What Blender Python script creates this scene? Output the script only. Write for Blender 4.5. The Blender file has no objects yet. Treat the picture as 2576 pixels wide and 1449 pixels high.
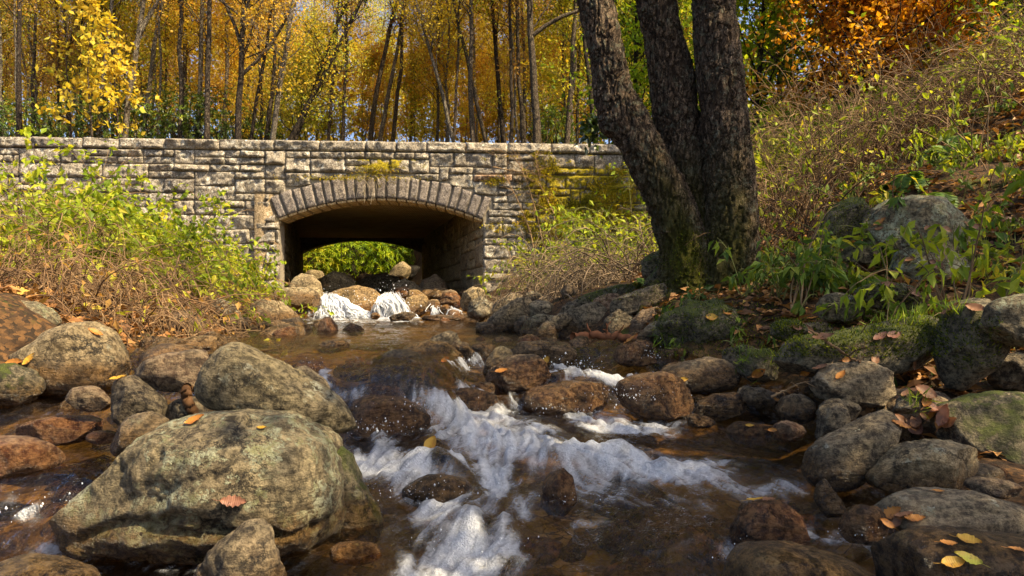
import bpy, math, random
import numpy as np
from mathutils import Vector, Matrix
R = math.radians
scene = bpy.context.scene
COL = scene.collection
F = 1717.0; CX = 1288.0; CY = 758.0          # focal length and principal point in units of a 2576 px wide picture
def W(px, py, D): return np.array([(px-CX)/F*D, D, (CY-py)/F*D])

# ---------------------------------------------------------------- noise
def _h(ix, iy, iz):
    h = (ix.astype(np.uint32)*np.uint32(374761393)) ^ (iy.astype(np.uint32)*np.uint32(668265263)) ^ (iz.astype(np.uint32)*np.uint32(2246822519))
    h = (h ^ (h >> np.uint32(13)))*np.uint32(1274126177)
    h = h ^ (h >> np.uint32(16))
    return h.astype(np.float64)/4294967295.0*2-1
def vn(p):
    p = np.asarray(p, float)
    i = np.floor(p).astype(np.int64); f = p-i; u = f*f*f*(f*(f*6-15)+10)
    x, y, z = i[..., 0], i[..., 1], i[..., 2]
    ux, uy, uz = u[..., 0], u[..., 1], u[..., 2]
    def L(a, b, t): return a+(b-a)*t
    def H(a, b, c): return _h(x+a, y+b, z+c)
    return L(L(L(H(0,0,0), H(1,0,0), ux), L(H(0,1,0), H(1,1,0), ux), uy),
             L(L(H(0,0,1), H(1,0,1), ux), L(H(0,1,1), H(1,1,1), ux), uy), uz)
def fbm(p, o=4, g=.5):
    p = np.asarray(p, float); s = 0; a = 1.0; t = 0
    for k in range(o):
        s = s+a*vn(p*(2.03**k)+k*17.3); t += a; a *= g
    return s/t*1.5
def sst(x, a, b):
    t = np.clip((x-a)/(b-a), 0, 1); return t*t*(3-2*t)
def P3(x, y, z): return np.stack(np.broadcast_arrays(x, y, z), -1).astype(float)

# ---------------------------------------------------------------- meshes and objects
def mkmesh(name, V, quads=None, tris=None, attr=None, smooth=True, mat=None):
    me = bpy.data.meshes.new(name)
    V = np.asarray(V, np.float32).reshape(-1, 3)
    me.vertices.add(len(V)); me.vertices.foreach_set('co', V.ravel())
    li = []; ls = []; n = 0
    if quads is not None and len(quads):
        q = np.asarray(quads, np.int32).reshape(-1, 4); li.append(q.ravel()); ls.append(np.arange(len(q))*4); n = len(q)*4
    if tris is not None and len(tris):
        t = np.asarray(tris, np.int32).reshape(-1, 3); li.append(t.ravel()); ls.append(n+np.arange(len(t))*3)
    li = np.concatenate(li).astype(np.int32); ls = np.concatenate(ls).astype(np.int32)
    me.loops.add(len(li)); me.loops.foreach_set('vertex_index', li)
    me.polygons.add(len(ls)); me.polygons.foreach_set('loop_start', ls)
    me.update(calc_edges=True)
    me.polygons.foreach_set('use_smooth', np.full(len(ls), bool(smooth)))
    for k, a in (attr or {}).items():
        at = me.attributes.new(k, 'FLOAT', 'POINT'); at.data.foreach_set('value', np.asarray(a, np.float32).ravel())
    if mat: me.materials.append(mat)
    return me
class MB:
    def __init__(s): s.V = []; s.Q = []; s.T = []; s.n = 0; s.A = {}
    def add(s, V, Q=None, T=None, **attr):
        V = np.asarray(V, float).reshape(-1, 3)
        if Q is not None: s.Q.append(np.asarray(Q, np.int64).reshape(-1, 4)+s.n)
        if T is not None: s.T.append(np.asarray(T, np.int64).reshape(-1, 3)+s.n)
        for k, v in attr.items(): s.A.setdefault(k, []).append(np.broadcast_to(np.asarray(v, float), (len(V),)))
        s.V.append(V); s.n += len(V)
    def mesh(s, name, mat=None, smooth=True, off=(0, 0, 0)):
        return mkmesh(name, np.concatenate(s.V)-np.asarray(off), np.concatenate(s.Q) if s.Q else None, np.concatenate(s.T) if s.T else None,
                      {k: np.concatenate(v) for k, v in s.A.items()}, smooth, mat)
def obj(name, me, parent=None, loc=(0, 0, 0)):
    o = bpy.data.objects.new(name, me); COL.objects.link(o); o.location = loc
    if parent: o.parent = parent
    return o
def tag(o, label=None, cat=None, group=None, kind=None):
    if label: o['label'] = label
    if cat: o['category'] = cat
    if group: o['group'] = group
    if kind: o['kind'] = kind
    return o
def thing(name, label, cat, loc=(0, 0, 0), group=None):
    return tag(obj(name, None, None, loc), label, cat, group)
def unit(v): return v/np.maximum(np.linalg.norm(v, axis=-1, keepdims=True), 1e-9)

# ---------------------------------------------------------------- tubes, branches, leaves
def tubes(mb, P, Rr, sides=5, **attr):
    """P (M,k,3) centre lines, Rr (M,k) radii"""
    P = np.asarray(P, float); Rr = np.asarray(Rr, float)
    if P.ndim == 2: P = P[None]; Rr = Rr.reshape(1, -1)
    M, k, _ = P.shape
    T = unit(np.gradient(P, axis=1))
    ref = np.where(np.abs(T[:, :1, 2:3]) > .8, np.array([1., .1, 0]), np.array([.1, .2, 1.]))
    A = unit(np.cross(T, np.broadcast_to(ref, T.shape))); B = np.cross(T, A)
    th = np.arange(sides)/sides*2*np.pi
    V = P[:, :, None]+Rr[:, :, None, None]*(A[:, :, None]*np.cos(th)[:, None]+B[:, :, None]*np.sin(th)[:, None])
    idx = np.arange(M*k*sides).reshape(M, k, sides)
    a = idx[:, :-1]; b = idx[:, 1:]
    Q = np.stack([a, np.roll(a, -1, 2), np.roll(b, -1, 2), b], -1)
    at = {}
    for kk, v in attr.items():
        v = np.asarray(v, float); at[kk] = np.repeat(v, k*sides) if v.ndim == 1 and len(v) == M else v
    mb.add(V, Q.reshape(-1, 4), **at)
def grow(rng, S, d, L, k=7, wander=.15, grav=0.0, curl=0):
    """curves from S along d of length L"""
    M = len(S); P = np.zeros((M, k, 3)); P[:, 0] = S; d = unit(np.asarray(d, float)); st = (np.asarray(L, float)/(k-1))[:, None]
    for i in range(1, k):
        d = unit(d+rng.normal(0, wander, (M, 3))+np.array([0, 0, grav])*i/k)
        P[:, i] = P[:, i-1]+d*st
    return P
def child(rng, P, n, lo=.25, hi=1.0, spread=.8, up=.2):
    """n children start points and directions on curves P"""
    M, k, _ = P.shape
    pi = rng.integers(0, M, n); t = rng.uniform(lo, hi, n)*(k-1.001); i = t.astype(int); f = (t-i)[:, None]
    S = P[pi, i]*(1-f)+P[pi, i+1]*f; T = unit(P[pi, i+1]-P[pi, i])
    d = unit(T*.7+unit(rng.normal(0, 1, (n, 3)))*spread+np.array([0, 0, up]))
    return S, d, t/(k-1), pi
def leaves(mb, rng, P, size, asp=.55, droop=.3, flat=.35, five=False, A=None, tint=None, var=.48):
    N = len(P)
    if A is None: A = rng.normal(0, 1, (N, 3))
    A = unit(A+np.array([0, 0, -droop])); n0 = unit(rng.normal(0, 1, (N, 3))+np.array([0, 0, flat*3]))
    B = unit(np.cross(n0, A)); C = np.cross(A, B)
    L = (size*rng.uniform(1-var, 1+var, N))[:, None]; w = L*asp*.5
    if tint is None: tint = rng.uniform(0, 1, N)
    if five:
        V = np.stack([P, P+A*L*.5-C*L*.05, P+A*L-C*L*.2, P+A*L*.42+B*w+C*L*.07, P+A*L*.42-B*w+C*L*.07], 1)
        b = np.arange(N)[:, None]*5
        T = np.concatenate([b+np.array(t) for t in ((0, 4, 1), (4, 2, 1), (1, 2, 3), (0, 1, 3))])
        mb.add(V, None, T, tint=np.repeat(tint, 5))
    else:
        V = np.stack([P, P+A*L*.5+B*w-C*L*.06, P+A*L, P+A*L*.5-B*w-C*L*.06], 1)
        Q = np.arange(N)[:, None]*4+np.arange(4)
        mb.add(V, Q, None, tint=np.repeat(tint, 4))

# ---------------------------------------------------------------- node materials
class G:
    def __init__(s, name):
        s.m = bpy.data.materials.new(name); s.m.use_nodes = True; s.t = s.m.node_tree; s.t.nodes.clear()
        s.out = s.t.nodes.new('ShaderNodeOutputMaterial')
    def n(s, ty, ins=None, **props):
        nd = s.t.nodes.new('ShaderNode'+ty)
        for k, v in props.items(): setattr(nd, k, v)
        for k, v in (ins or {}).items():
            so = nd.inputs[k]
            if isinstance(v, bpy.types.NodeSocket): s.t.links.new(v, so)
            else: so.default_value = (v+(1,)) if isinstance(v, tuple) and so.type == 'RGBA' and len(v) == 3 else v
        return nd
    def noise(s, vec, scale, detail=4, rough=.55, dist=0):
        return s.n('TexNoise', {'Vector': vec, 'Scale': scale, 'Detail': detail, 'Roughness': rough, 'Distortion': dist}).outputs['Fac']
    def vor(s, vec, scale, feature='F1', out='Distance', rand=1.0):
        return s.n('TexVoronoi', {'Vector': vec, 'Scale': scale, 'Randomness': rand}, feature=feature).outputs[out]
    def mix(s, f, a, b, blend='MIX'):
        nd = s.n('Mix', {0: f, 6: a, 7: b}, data_type='RGBA', blend_type=blend); return nd.outputs[2]
    def math(s, op, a, b=0.0, clamp=False):
        return s.n('Math', {0: a, 1: b}, operation=op, use_clamp=clamp).outputs[0]
    def step(s, v, a, b):
        nd = s.n('MapRange', {'Value': v, 'From Min': a, 'From Max': b}, interpolation_type='SMOOTHSTEP'); return nd.outputs[0]
    def ramp(s, f, stops):
        nd = s.n('ValToRGB', {'Fac': f}); e = nd.color_ramp.elements
        while len(e) < len(stops): e.new(.5)
        for x, (p, c) in zip(e, stops): x.position = p; x.color = c+(1,)
        return nd.outputs[0]
    def obco(s): return s.n('TexCoord').outputs['Object']
    def rnd(s): return s.n('ObjectInfo').outputs['Random']
    def shift(s):
        """object coordinates shifted by a per-object amount so that no two copies of a texture agree"""
        v = s.n('CombineXYZ', {0: s.math('MULTIPLY', s.rnd(), 37.0), 1: s.math('MULTIPLY', s.rnd(), 91.0), 2: s.math('MULTIPLY', s.rnd(), 53.0)}).outputs[0]
        return s.n('VectorMath', {0: s.obco(), 1: v}, operation='ADD').outputs[0]
    def attr(s, name, ty='GEOMETRY'): return s.n('Attribute', attribute_name=name, attribute_type=ty).outputs['Fac']
    def bump(s, h, strength=.5, dist=.02, normal=None):
        d = {'Height': h, 'Strength': strength, 'Distance': dist}
        if normal is not None: d['Normal'] = normal
        return s.n('Bump', d).outputs[0]
    def surf(s, sh): s.t.links.new(sh, s.out.inputs['Surface']); return s.m
    def pbr(s, col, rough=.8, normal=None, spec=.3, **kw):
        d = {'Base Color': col, 'Roughness': rough, 'Specular IOR Level': spec}; d.update(kw)
        if normal is not None: d['Normal'] = normal
        return s.n('BsdfPrincipled', d).outputs[0]

def rock_mat(name, a, b, lichen=.4, lcol=(.40, .40, .27), moss=.15, lscale=7.0, stain=.5, band=.3, mcol=(.085, .10, .012), moss_down=.35):
    g = G(name); v = g.shift(); geo = g.n('NewGeometry')
    nz = g.n('SeparateXYZ', {0: geo.outputs['Normal']}).outputs[2]; pz = g.n('SeparateXYZ', {0: geo.outputs['Position']}).outputs[2]
    big = g.noise(v, 3.4, 9, .68, .5); fine = g.noise(v, 38, 7, .74); grit = g.noise(v, 150, 3, .75)
    vs = g.n('Mapping', {'Vector': v, 'Scale': (1.2, 1.2, 6.0), 'Rotation': (.35, .25, .4)}).outputs[0]
    strata = g.noise(vs, 5.5, 8, .7, .5)
    c = g.mix(g.step(big, .41, .60), a, b)
    c = g.mix(g.math('MULTIPLY', g.step(strata, .50, .60), band), c, tuple(x*.4 for x in b))
    c = g.mix(g.step(fine, .39, .61), g.mix(.50, c, (.006, .004, .002)), g.mix(.20, c, (1, .80, .46)))
    c = g.mix(g.math('MULTIPLY', g.step(grit, .55, .72), .35), c, (.015, .011, .007))
    st = g.noise(v, 8.5, 9, .72, 1.0)
    c = g.mix(g.math('MULTIPLY', g.step(st, .54, .62), stain), c, (.020, .014, .007))
    wob = g.n('TexNoise', {'Vector': v, 'Scale': 20.0, 'Detail': 6.0, 'Roughness': .75}).outputs['Color']
    vw = g.n('VectorMath', {0: v, 1: g.n('VectorMath', {0: wob, 3: .13}, operation='SCALE').outputs[0]}, operation='ADD').outputs[0]
    # hairline cracks, only here and there
    vc = g.n('VectorMath', {0: g.n('Mapping', {'Vector': v, 'Scale': (1, 1, 1.9), 'Rotation': (.2, .3, .1)}).outputs[0], 1: g.n('VectorMath', {0: wob, 3: .22}, operation='SCALE').outputs[0]}, operation='ADD').outputs[0]
    crk = g.math('MULTIPLY', g.math('SUBTRACT', 1.0, g.step(g.vor(vc, 4.2, 'DISTANCE_TO_EDGE'), .004, .035)), g.step(g.noise(v, 2.6, 3), .50, .58))
    c = g.mix(g.math('MULTIPLY', crk, .85), c, (.010, .007, .004))
    # crustose lichen: rounded spots with eaten, speckled edges, thinner on the undersides
    d1 = g.vor(vw, lscale); d2 = g.vor(vw, lscale*2.9)
    gate = g.math('ADD', g.noise(v, 2.3, 4, .6), g.math('MULTIPLY', nz, .13))
    hi = .64-.27*lichen
    l1 = g.math('MULTIPLY', g.step(g.math('SUBTRACT', .12+.26*lichen, d1), -.01, .03), g.step(gate, hi-.03, hi+.02))
    l2 = g.math('MULTIPLY', g.step(g.math('SUBTRACT', .10+.20*lichen, d2), -.01, .04), g.step(g.noise(v, 4.1, 4, .65), hi+.0, hi+.06))
    l3 = g.math('MULTIPLY', g.step(g.noise(v, 5.2, 10, .78, .4), .60-.11*lichen, .64-.10*lichen), g.step(gate, hi-.04, hi+.08))
    lm = g.math('MAXIMUM', g.math('MAXIMUM', l1, l2), g.math('MULTIPLY', l3, min(1, lichen*1.5)))
    pit = g.math('MULTIPLY', g.step(g.noise(v, 60, 4, .8), .42, .50), g.step(g.vor(v, 45), .12, .22))
    lm = g.math('MULTIPLY', lm, pit)
    lc = g.mix(g.step(g.noise(v, 14, 5, .7), .38, .64), lcol, tuple(x*y for x, y in zip(lcol, (.52, .48, .30))))
    c = g.mix(lm, c, lc)
    mm = g.math('MULTIPLY', g.step(nz, .62-.75*moss_down-moss*.5, .95-.35*moss), g.step(g.noise(v, 5.5, 9, .72, .3), .70-.42*moss, .78-.42*moss))
    mossc = g.mix(g.noise(v, 60, 4, .7), tuple(x*.3 for x in mcol), tuple(x*1.7 for x in mcol))
    c = g.mix(mm, c, mossc)
    wz = g.attr('wet_z', 'OBJECT')
    up = g.math('SUBTRACT', pz, wz)
    wet = g.math('SUBTRACT', 1.0, g.step(g.math('ADD', up, g.math('MULTIPLY', g.math('SUBTRACT', big, .5), .22)), .05, .17), True)
    c = g.mix(g.math('MULTIPLY', wet, .80), c, g.mix(1, c, (.42, .26, .11), 'MULTIPLY'))
    rough = g.math('SUBTRACT', .84, g.math('MULTIPLY', wet, .62))
    h = g.math('ADD', g.math('MULTIPLY', fine, 1.1), g.math('ADD', g.math('MULTIPLY', strata, 1.2), g.math('MULTIPLY', grit, .40)))
    h = g.math('ADD', g.math('SUBTRACT', h, g.math('MULTIPLY', crk, .7)), g.math('ADD', g.math('MULTIPLY', lm, .12), g.math('MULTIPLY', mm, g.math('ADD', .3, g.noise(v, 90, 3, .8)))))
    return g.surf(g.pbr(c, rough, g.bump(h, 1.0, .026), .4))

def leaf_mat(name, stops, trans=.52, rough=.55, gloss=.25):
    g = G(name); t = g.attr('tint')
    c = g.ramp(t, stops)
    c = g.mix(g.math('MULTIPLY', g.noise(g.obco(), 1.1, 2), .35), c, g.mix(1, c, (.55, .5, .35), 'MULTIPLY'))
    p = g.pbr(c, rough, None, gloss)
    tr = g.n('BsdfTranslucent', {'Color': g.mix(1, c, (1.25, 1.15, .6), 'MULTIPLY')}).outputs[0]
    return g.surf(g.n('MixShader', {0: trans, 1: p, 2: tr}).outputs[0])
def bark_mat(name, a, b, lichen=.3, scale=1.0, lcol=(.34, .34, .22), moss=0.0, bs=.03):
    g = G(name); v = g.shift()
    wc = g.n('TexNoise', {'Vector': v, 'Scale': 26.0*scale, 'Detail': 5.0, 'Roughness': .7}).outputs['Color']
    vs = g.n('VectorMath', {0: g.n('Mapping', {'Vector': v, 'Scale': (1, 1, .30)}).outputs[0], 1: g.n('VectorMath', {0: wc, 3: .050/scale}, operation='SCALE').outputs[0]}, operation='ADD').outputs[0]
    n1 = g.noise(vs, 26*scale, 7, .74, .3); w = g.vor(vs, 34*scale, 'DISTANCE_TO_EDGE'); w2 = g.vor(vs, 72*scale, 'DISTANCE_TO_EDGE')
    c = g.mix(g.step(n1, .38, .60), b, a)
    gap = g.math('MULTIPLY', g.step(w, .0, .16), g.math('ADD', .45, g.math('MULTIPLY', g.step(w2, 0, .2), .55)))
    c = g.mix(gap, tuple(x*.22 for x in b), c)
    c = g.mix(g.math('MULTIPLY', g.step(g.noise(v, 3.4, 6, .7), .50, .62), .55), c, tuple(x*.5 for x in b))
    lm = g.math('MULTIPLY', g.step(g.noise(v, 19*scale, 8, .78, .4), .61-.14*lichen, .65-.12*lichen), g.step(g.noise(v, 3.1, 4), .40, .54))
    c = g.mix(g.math('MULTIPLY', g.math('MULTIPLY', lm, min(1, lichen*2.0)), g.math('ADD', .35, g.math('MULTIPLY', gap, .65))), c, lcol)
    if moss > 0:
        mm = g.math('MULTIPLY', g.attr('moss'), g.step(g.noise(v, 9, 8, .75, .4), .52-.2*moss, .62-.2*moss))
        c = g.mix(mm, c, g.mix(g.noise(v, 70, 3), (.025, .026, .003), (.15, .14, .012)))
    h = g.math('ADD', gap, g.math('MULTIPLY', n1, 1.1))
    return g.surf(g.pbr(c, .9, g.bump(h, 1.0, bs), .2))
# ================================================================ camera, light, sky
cam = bpy.data.cameras.new('camera'); cam_o = bpy.data.objects.new('camera', cam); COL.objects.link(cam_o)
cam.sensor_width = 36; cam.lens = 36*F/2576; cam.shift_y = (758-724.5)/2576; cam.clip_end = 500; cam.clip_start = .05
cam_o.rotation_euler = (R(90), 0, 0); scene.camera = cam_o
AZ, EL = R(27), R(49)                                   # the sun: to the right and slightly behind the camera
S = Vector((math.cos(EL)*math.cos(AZ), -math.cos(EL)*math.sin(AZ), math.sin(EL)))
sun = bpy.data.lights.new('sun', 'SUN'); sun.energy = 5.0; sun.angle = R(.53); sun.color = (1, .82, .54)
sun_o = bpy.data.objects.new('sun', sun); COL.objects.link(sun_o); sun_o.rotation_euler = S.to_track_quat('Z', 'Y').to_euler()
world = bpy.data.worlds.new('World'); scene.world = world; world.use_nodes = True
wt = world.node_tree; bg = wt.nodes['Background']; sky = wt.nodes.new('ShaderNodeTexSky')
sky.sky_type = 'NISHITA'; sky.sun_disc = False; sky.sun_elevation = EL; sky.sun_rotation = math.atan2(S.x, S.y); sky.dust_density = 3.0; sky.ozone_density = .6; sky.air_density = .7
wt.links.new(sky.outputs[0], bg.inputs[0]); bg.inputs[1].default_value = .135
vs_ = scene.view_settings; vs_.view_transform = 'Standard'; vs_.look = 'None'; vs_.gamma = 1; vs_.use_curve_mapping = False; vs_.exposure = 1.2
cy = scene.cycles; cy.max_bounces = 7; cy.diffuse_bounces = 4; cy.glossy_bounces = 3; cy.transmission_bounces = 4; cy.transparent_max_bounces = 12
cy.caustics_reflective = False; cy.caustics_refractive = False; cy.sample_clamp_indirect = 6

# ================================================================ water levels, shore lines, ground heights
def ip(D, pts): pts = np.array(pts); return np.interp(D, pts[:, 0], pts[:, 1])
UP = [(12.1, -.29), (12.38, -.25), (12.75, .08), (14, .16), (18, .36), (24, .62), (30, 1.0)]
def wl(X, D):
    """still height of the stream surface (the eye is at 0)"""
    m = ip(D, [(1.2, -.80), (1.9, -.74), (2.6, -.68), (3.3, -.61), (3.6, -.58), (3.85, -.47), (4.25, -.44), (4.55, -.31)]+UP)
    c = ip(D, [(1.2, -.80), (1.9, -.74), (2.6, -.68), (3.05, -.62), (3.25, -.56), (3.5, -.40), (3.8, -.32), (4.2, -.30)]+UP)
    l = ip(D, [(1.2, -.80), (1.9, -.75), (2.02, -.73), (2.2, -.585), (3.3, -.48), (3.9, -.31)]+UP)
    a = sst(X, -1.15, -.95); b = sst(X, -.42, -.18)
    return l*(1-a)+a*(c*(1-b)+m*b)
def XL(D): return ip(D, [(-2, -3), (2, -3), (3, -2.7), (3.4, -2.3), (3.9, -2.25), (4.6, -2.6), (6, -2.55), (7.5, -2.8), (10, -3.35), (12, -3.75), (13.2, -4.5), (22.5, -7.0), (30, -9)])
def XR(D): return ip(D, [(-2, .7), (1.2, .8), (1.8, .98), (2.2, 1.15), (2.6, 1.25), (3, 1.4), (3.5, 1.55), (4, 1.4), (4.5, 1.05), (5.5, .65), (6.5, .15), (7.5, -.15), (10, -.4), (12, -.52), (13.3, -.58), (22.5, -3.0), (30, -5)])
def ground_z(X, D, fine=True):
    X, D = np.broadcast_arrays(np.asarray(X, float), np.asarray(D, float))
    w = wl(X, D); dl = XL(D)-X; dr = X-XR(D); d = np.maximum(dl, dr)
    z = w-.17+.14*sst(d, -.25, .1)
    zl = .28*sst(dl, 0, .7)+.11*np.maximum(dl, 0)
    zr = .24*sst(dr, 0, .6)+.19*np.maximum(dr, 0)+.33*np.maximum(dr-2.2, 0)
    z = z+np.where(dl > 0, zl, 0)+np.where(dr > 0, zr, 0)
    near = ip(D, [(2.5, .12), (3.0, .35), (3.5, .75), (4.1, 1)])
    z = np.where(dr > 0, z-(1-near)*zr*(1-sst(dr, 1.6, 2.6)*.5), z)
    hill = np.where(D < 45, .212*D, .212*45+.25*(D-45))-.2
    m = np.clip(sst(d, .2, 2.6)+sst(D, 28, 33), 0, 1)*sst(D, 21.8, 25)
    z = z*(1-m)+np.maximum(hill, np.minimum(z, 40))*m
    if fine:
        p = P3(X, D, 0)
        z = z+(.05*fbm(p*1.3, 4)+.02*fbm(p*6, 3))*np.clip(.5+d, .35, 2.0)
    return z

g = G('forest_floor'); v = g.obco(); geo = g.n('NewGeometry')
lit = g.vor(g.n('VectorMath', {0: v, 1: g.n('VectorMath', {0: g.n('TexNoise', {'Vector': v, 'Scale': 30.0, 'Detail': 3.0}).outputs['Color'], 3: .05}, operation='SCALE').outputs[0]}, operation='ADD').outputs[0], 40, 'F1', 'Color'); lv = g.n('SeparateColor', {0: lit}).outputs
c = g.ramp(lv[0], [(0, (.030, .019, .010)), (.4, (.060, .034, .016)), (.7, (.10, .052, .020)), (1, (.16, .08, .028))])
c = g.mix(g.step(g.noise(v, 1.6, 5, .6), .50, .66), c, (.028, .019, .010))
c = g.mix(g.math('MULTIPLY', g.step(g.noise(v, 2.7, 7, .7), .56, .66), .9), c, g.mix(g.noise(v, 70, 3), (.02, .03, .004), (.10, .12, .012)))
vb = g.n('VectorMath', {0: v, 1: g.n('VectorMath', {0: g.n('TexNoise', {'Vector': v, 'Scale': 11.0, 'Detail': 5.0}).outputs['Color'], 3: .13}, operation='SCALE').outputs[0]}, operation='ADD').outputs[0]; wetb = g.vor(vb, 17, 'F1', 'Color')
peb = g.ramp(g.n('SeparateColor', {0: wetb}).outputs[0], [(0, (.060, .038, .014)), (.35, (.17, .105, .036)), (.7, (.30, .19, .06)), (1, (.46, .30, .10))])
peb = g.mix(g.step(g.vor(vb, 17, 'DISTANCE_TO_EDGE'), .0, .10), (.030, .020, .009), peb); peb = g.mix(g.step(g.noise(v, 3.1, 8, .7), .42, .58), peb, g.mix(g.noise(v, 26, 6, .7), (.070, .045, .016), (.34, .215, .07)))
peb = g.mix(g.step(g.noise(v, 2.0, 4), .42, .64), peb, g.mix(.65, peb, (.05, .032, .012)))
c = g.mix(g.attr('bed'), c, peb)
ground_m = g.surf(g.pbr(c, .9, g.bump(g.math('ADD', g.noise(v, 30, 6, .7), g.math('MULTIPLY', lv[1], .8)), .9, .03), .2))
nr, nc = 470, 540
Dp = np.geomspace(3.2, 102, nr); T = np.linspace(-1.35, 1.45, nc)
DD, TT = np.meshgrid(Dp, T, indexing='ij'); XX = TT*DD; YY = DD-4.8
ZZ = ground_z(XX, YY)
idx = np.arange(nr*nc).reshape(nr, nc)
Q = np.stack([idx[:-1, :-1], idx[:-1, 1:], idx[1:, 1:], idx[1:, :-1]], -1).reshape(-1, 4)
bedm = 1-sst(ZZ-wl(XX, YY), -.05, .05)
ground = obj('ground', mkmesh('ground', P3(XX, YY, ZZ), Q, None, {'bed': bedm*(YY < 27)}, True, ground_m)); tag(ground, kind='structure')

# ================================================================ stream
def onwater(px, py):
    """point of the still water seen at picture point px, py"""
    D = np.geomspace(1.25, 14, 3000); X = (px-CX)/F*D
    e = (CY-(wl(X, D)*F/D))-py
    i = np.where(np.diff(np.sign(e)) != 0)[0]
    k = i[0] if len(i) else int(np.argmin(np.abs(e)))
    return X[k], D[k]
# (px, py, half width px, half height px, turn deg, strength): where the photograph's water is broken and white
FOAM = [(1180, 1075, 190, 62, 14, .75), (1420, 1150, 260, 55, 9, .7), (1700, 1185, 190, 40, 6, .55), (1010, 1190, 130, 80, 30, .7), (1120, 1330, 150, 110, -20, .65), (1160, 1420, 190, 60, -10, .6), (1560, 1055, 190, 34, 4, .5), (1850, 1240, 150, 34, 8, .35), (1500, 1240, 150, 40, 0, .4), (1300, 1010, 200, 30, 0, .4), (1120, 1035, 75, 24, 10, 1), (1215, 1075, 150, 48, 14, 1), (1330, 1130, 150, 40, 14, .95), (1480, 1165, 160, 30, 6, .85), (1620, 1190, 120, 24, 4, .7),
        (1750, 1170, 110, 20, 4, .5), (1250, 1190, 60, 70, -8, .95), (1255, 1270, 40, 50, 0, .85), (930, 1165, 60, 40, 20, .95), (1000, 1200, 60, 46, 35, .75), (1100, 1290, 95, 50, 5, .85),
        (1050, 1250, 60, 40, 30, .7), (1195, 1380, 95, 34, -14, .9), (1090, 1420, 120, 34, -12, .95), (1250, 1330, 45, 26, -25, .75), (1330, 1290, 60, 22, -10, .55),
        (1150, 1175, 40, 14, 10, .9), (960, 1098, 55, 22, 25, .55), (1550, 950, 100, 13, -8, .95), (1440, 968, 90, 9, -10, .8), (1590, 1075, 130, 16, 6, .75), (1500, 1045, 120, 11, 4, .6), (1340, 1030, 60, 12, 0, .55),
        (1600, 1012, 70, 26, 20, .8), (1425, 930, 50, 22, 10, .8), (1625, 905, 30, 16, 30, .6), (1180, 915, 22, 28, 20, .7), (1240, 945, 60, 10, 5, .5), (795, 940, 28, 20, 40, .7), (840, 970, 30, 16, 30, .6),
        (870, 1010, 40, 22, 30, .45), (60, 1290, 75, 26, 8, .6), (170, 1385, 150, 24, 8, .6), (420, 1420, 150, 24, 4, .35), (2080, 1340, 90, 26, 20, .45), (1960, 1235, 70, 18, 10, .35), (1700, 1270, 130, 18, 5, .35),
        (1830, 1400, 40, 40, 50, .45), (2200, 1400, 60, 26, 20, .35), (1760, 1050, 70, 6, 4, .6), (1500, 1320, 120, 14, -4, .35), (1610, 1390, 130, 16, 0, .22),
        (860, 796, 60, 9, 0, 1), (985, 796, 60, 8, 0, 1), (1110, 794, 50, 6, 0, .7), (790, 800, 40, 6, 0, .6), (920, 803, 120, 5, 0, .5), (950, 838, 120, 4, 0, .3), (1120, 832, 70, 3, 0, .4), (915, 905, 40, 9, 30, .3)]
# (px, py, half width m, half length m, height m): water heaped over sunken stones
HUMPS = [(985, 1000, .26, .17, .10), (1100, 1195, .14, .12, .085), (1410, 1180, .15, .10, .085), (1430, 965, .24, .13, .07), (1160, 985, .18, .12, .055), (1230, 1120, .22, .06, .05), (1500, 1140, .3, .06, .035),
         (1330, 1270, .12, .1, .04), (1820, 1370, .15, .12, .03), (1760, 1190, .3, .08, .02), (1600, 860, .14, .10, .05), (1530, 870, .12, .12, .045), (1190, 1330, .12, .08, .05), (1050, 1230, .12, .06, .05), (780, 915, .12, .12, .04), (100, 1235, .2, .1, .03)]
HW = [(onwater(a, b), c_, d_, h_) for a, b, c_, d_, h_ in HUMPS]
def foam_mask(X, D, z):
    px = CX+X*F/D; py = CY-z*F/D
    p = P3(X*2.2, D*2.2, .3); px = px+fbm(p*2.5, 4)*46; py = py+fbm(p*2.5+9, 4)*18
    m = np.zeros_like(px)
    for a, b, ra, rb, t, s in FOAM:
        t = math.radians(t); u = ((px-a)*math.cos(t)+(py-b)*math.sin(t))/ra; w = (-(px-a)*math.sin(t)+(py-b)*math.cos(t))/rb
        m = 1-(1-m)*(1-s*.95*(1-sst(np.sqrt(u*u+w*w), .15, 1.45)))
    return m
nc = 700
Dr = np.concatenate([np.geomspace(1.15, 6, 620), np.geomspace(6, 27, 241)[1:]]); U = np.linspace(0, 1, nc)
DD = np.repeat(Dr[:, None], nc, 1); XX = (XL(DD)-.8)*(1-U)+(XR(DD)+.7)*U
Z0 = wl(XX, DD); fm = foam_mask(XX, DD, Z0)
ZZ = Z0.copy()
for (hx, hy), a, b, h in HW:
    e = np.clip((DD-hy), -9, 9); ls = np.where(e > 0, b*1.5, b*.6)          # gentle upstream, steep downstream
    ZZ = ZZ+h*np.exp(-((XX-hx)/a)**2-(e/ls)**2)
p = P3(XX, DD, 0)
st = P3(XX*7, DD*3.2, 0); calm = 1-sst(DD, 4.2, 5.2)*.75
ZZ += calm*(.011*fbm(st*.8, 3)+.006*fbm(st*2.4+3, 3)) + .0025*fbm(P3(XX*5, DD*16, 0), 3)
rough = (1-np.abs(fbm(p*np.array([9, 6, 1]), 4)))
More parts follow.
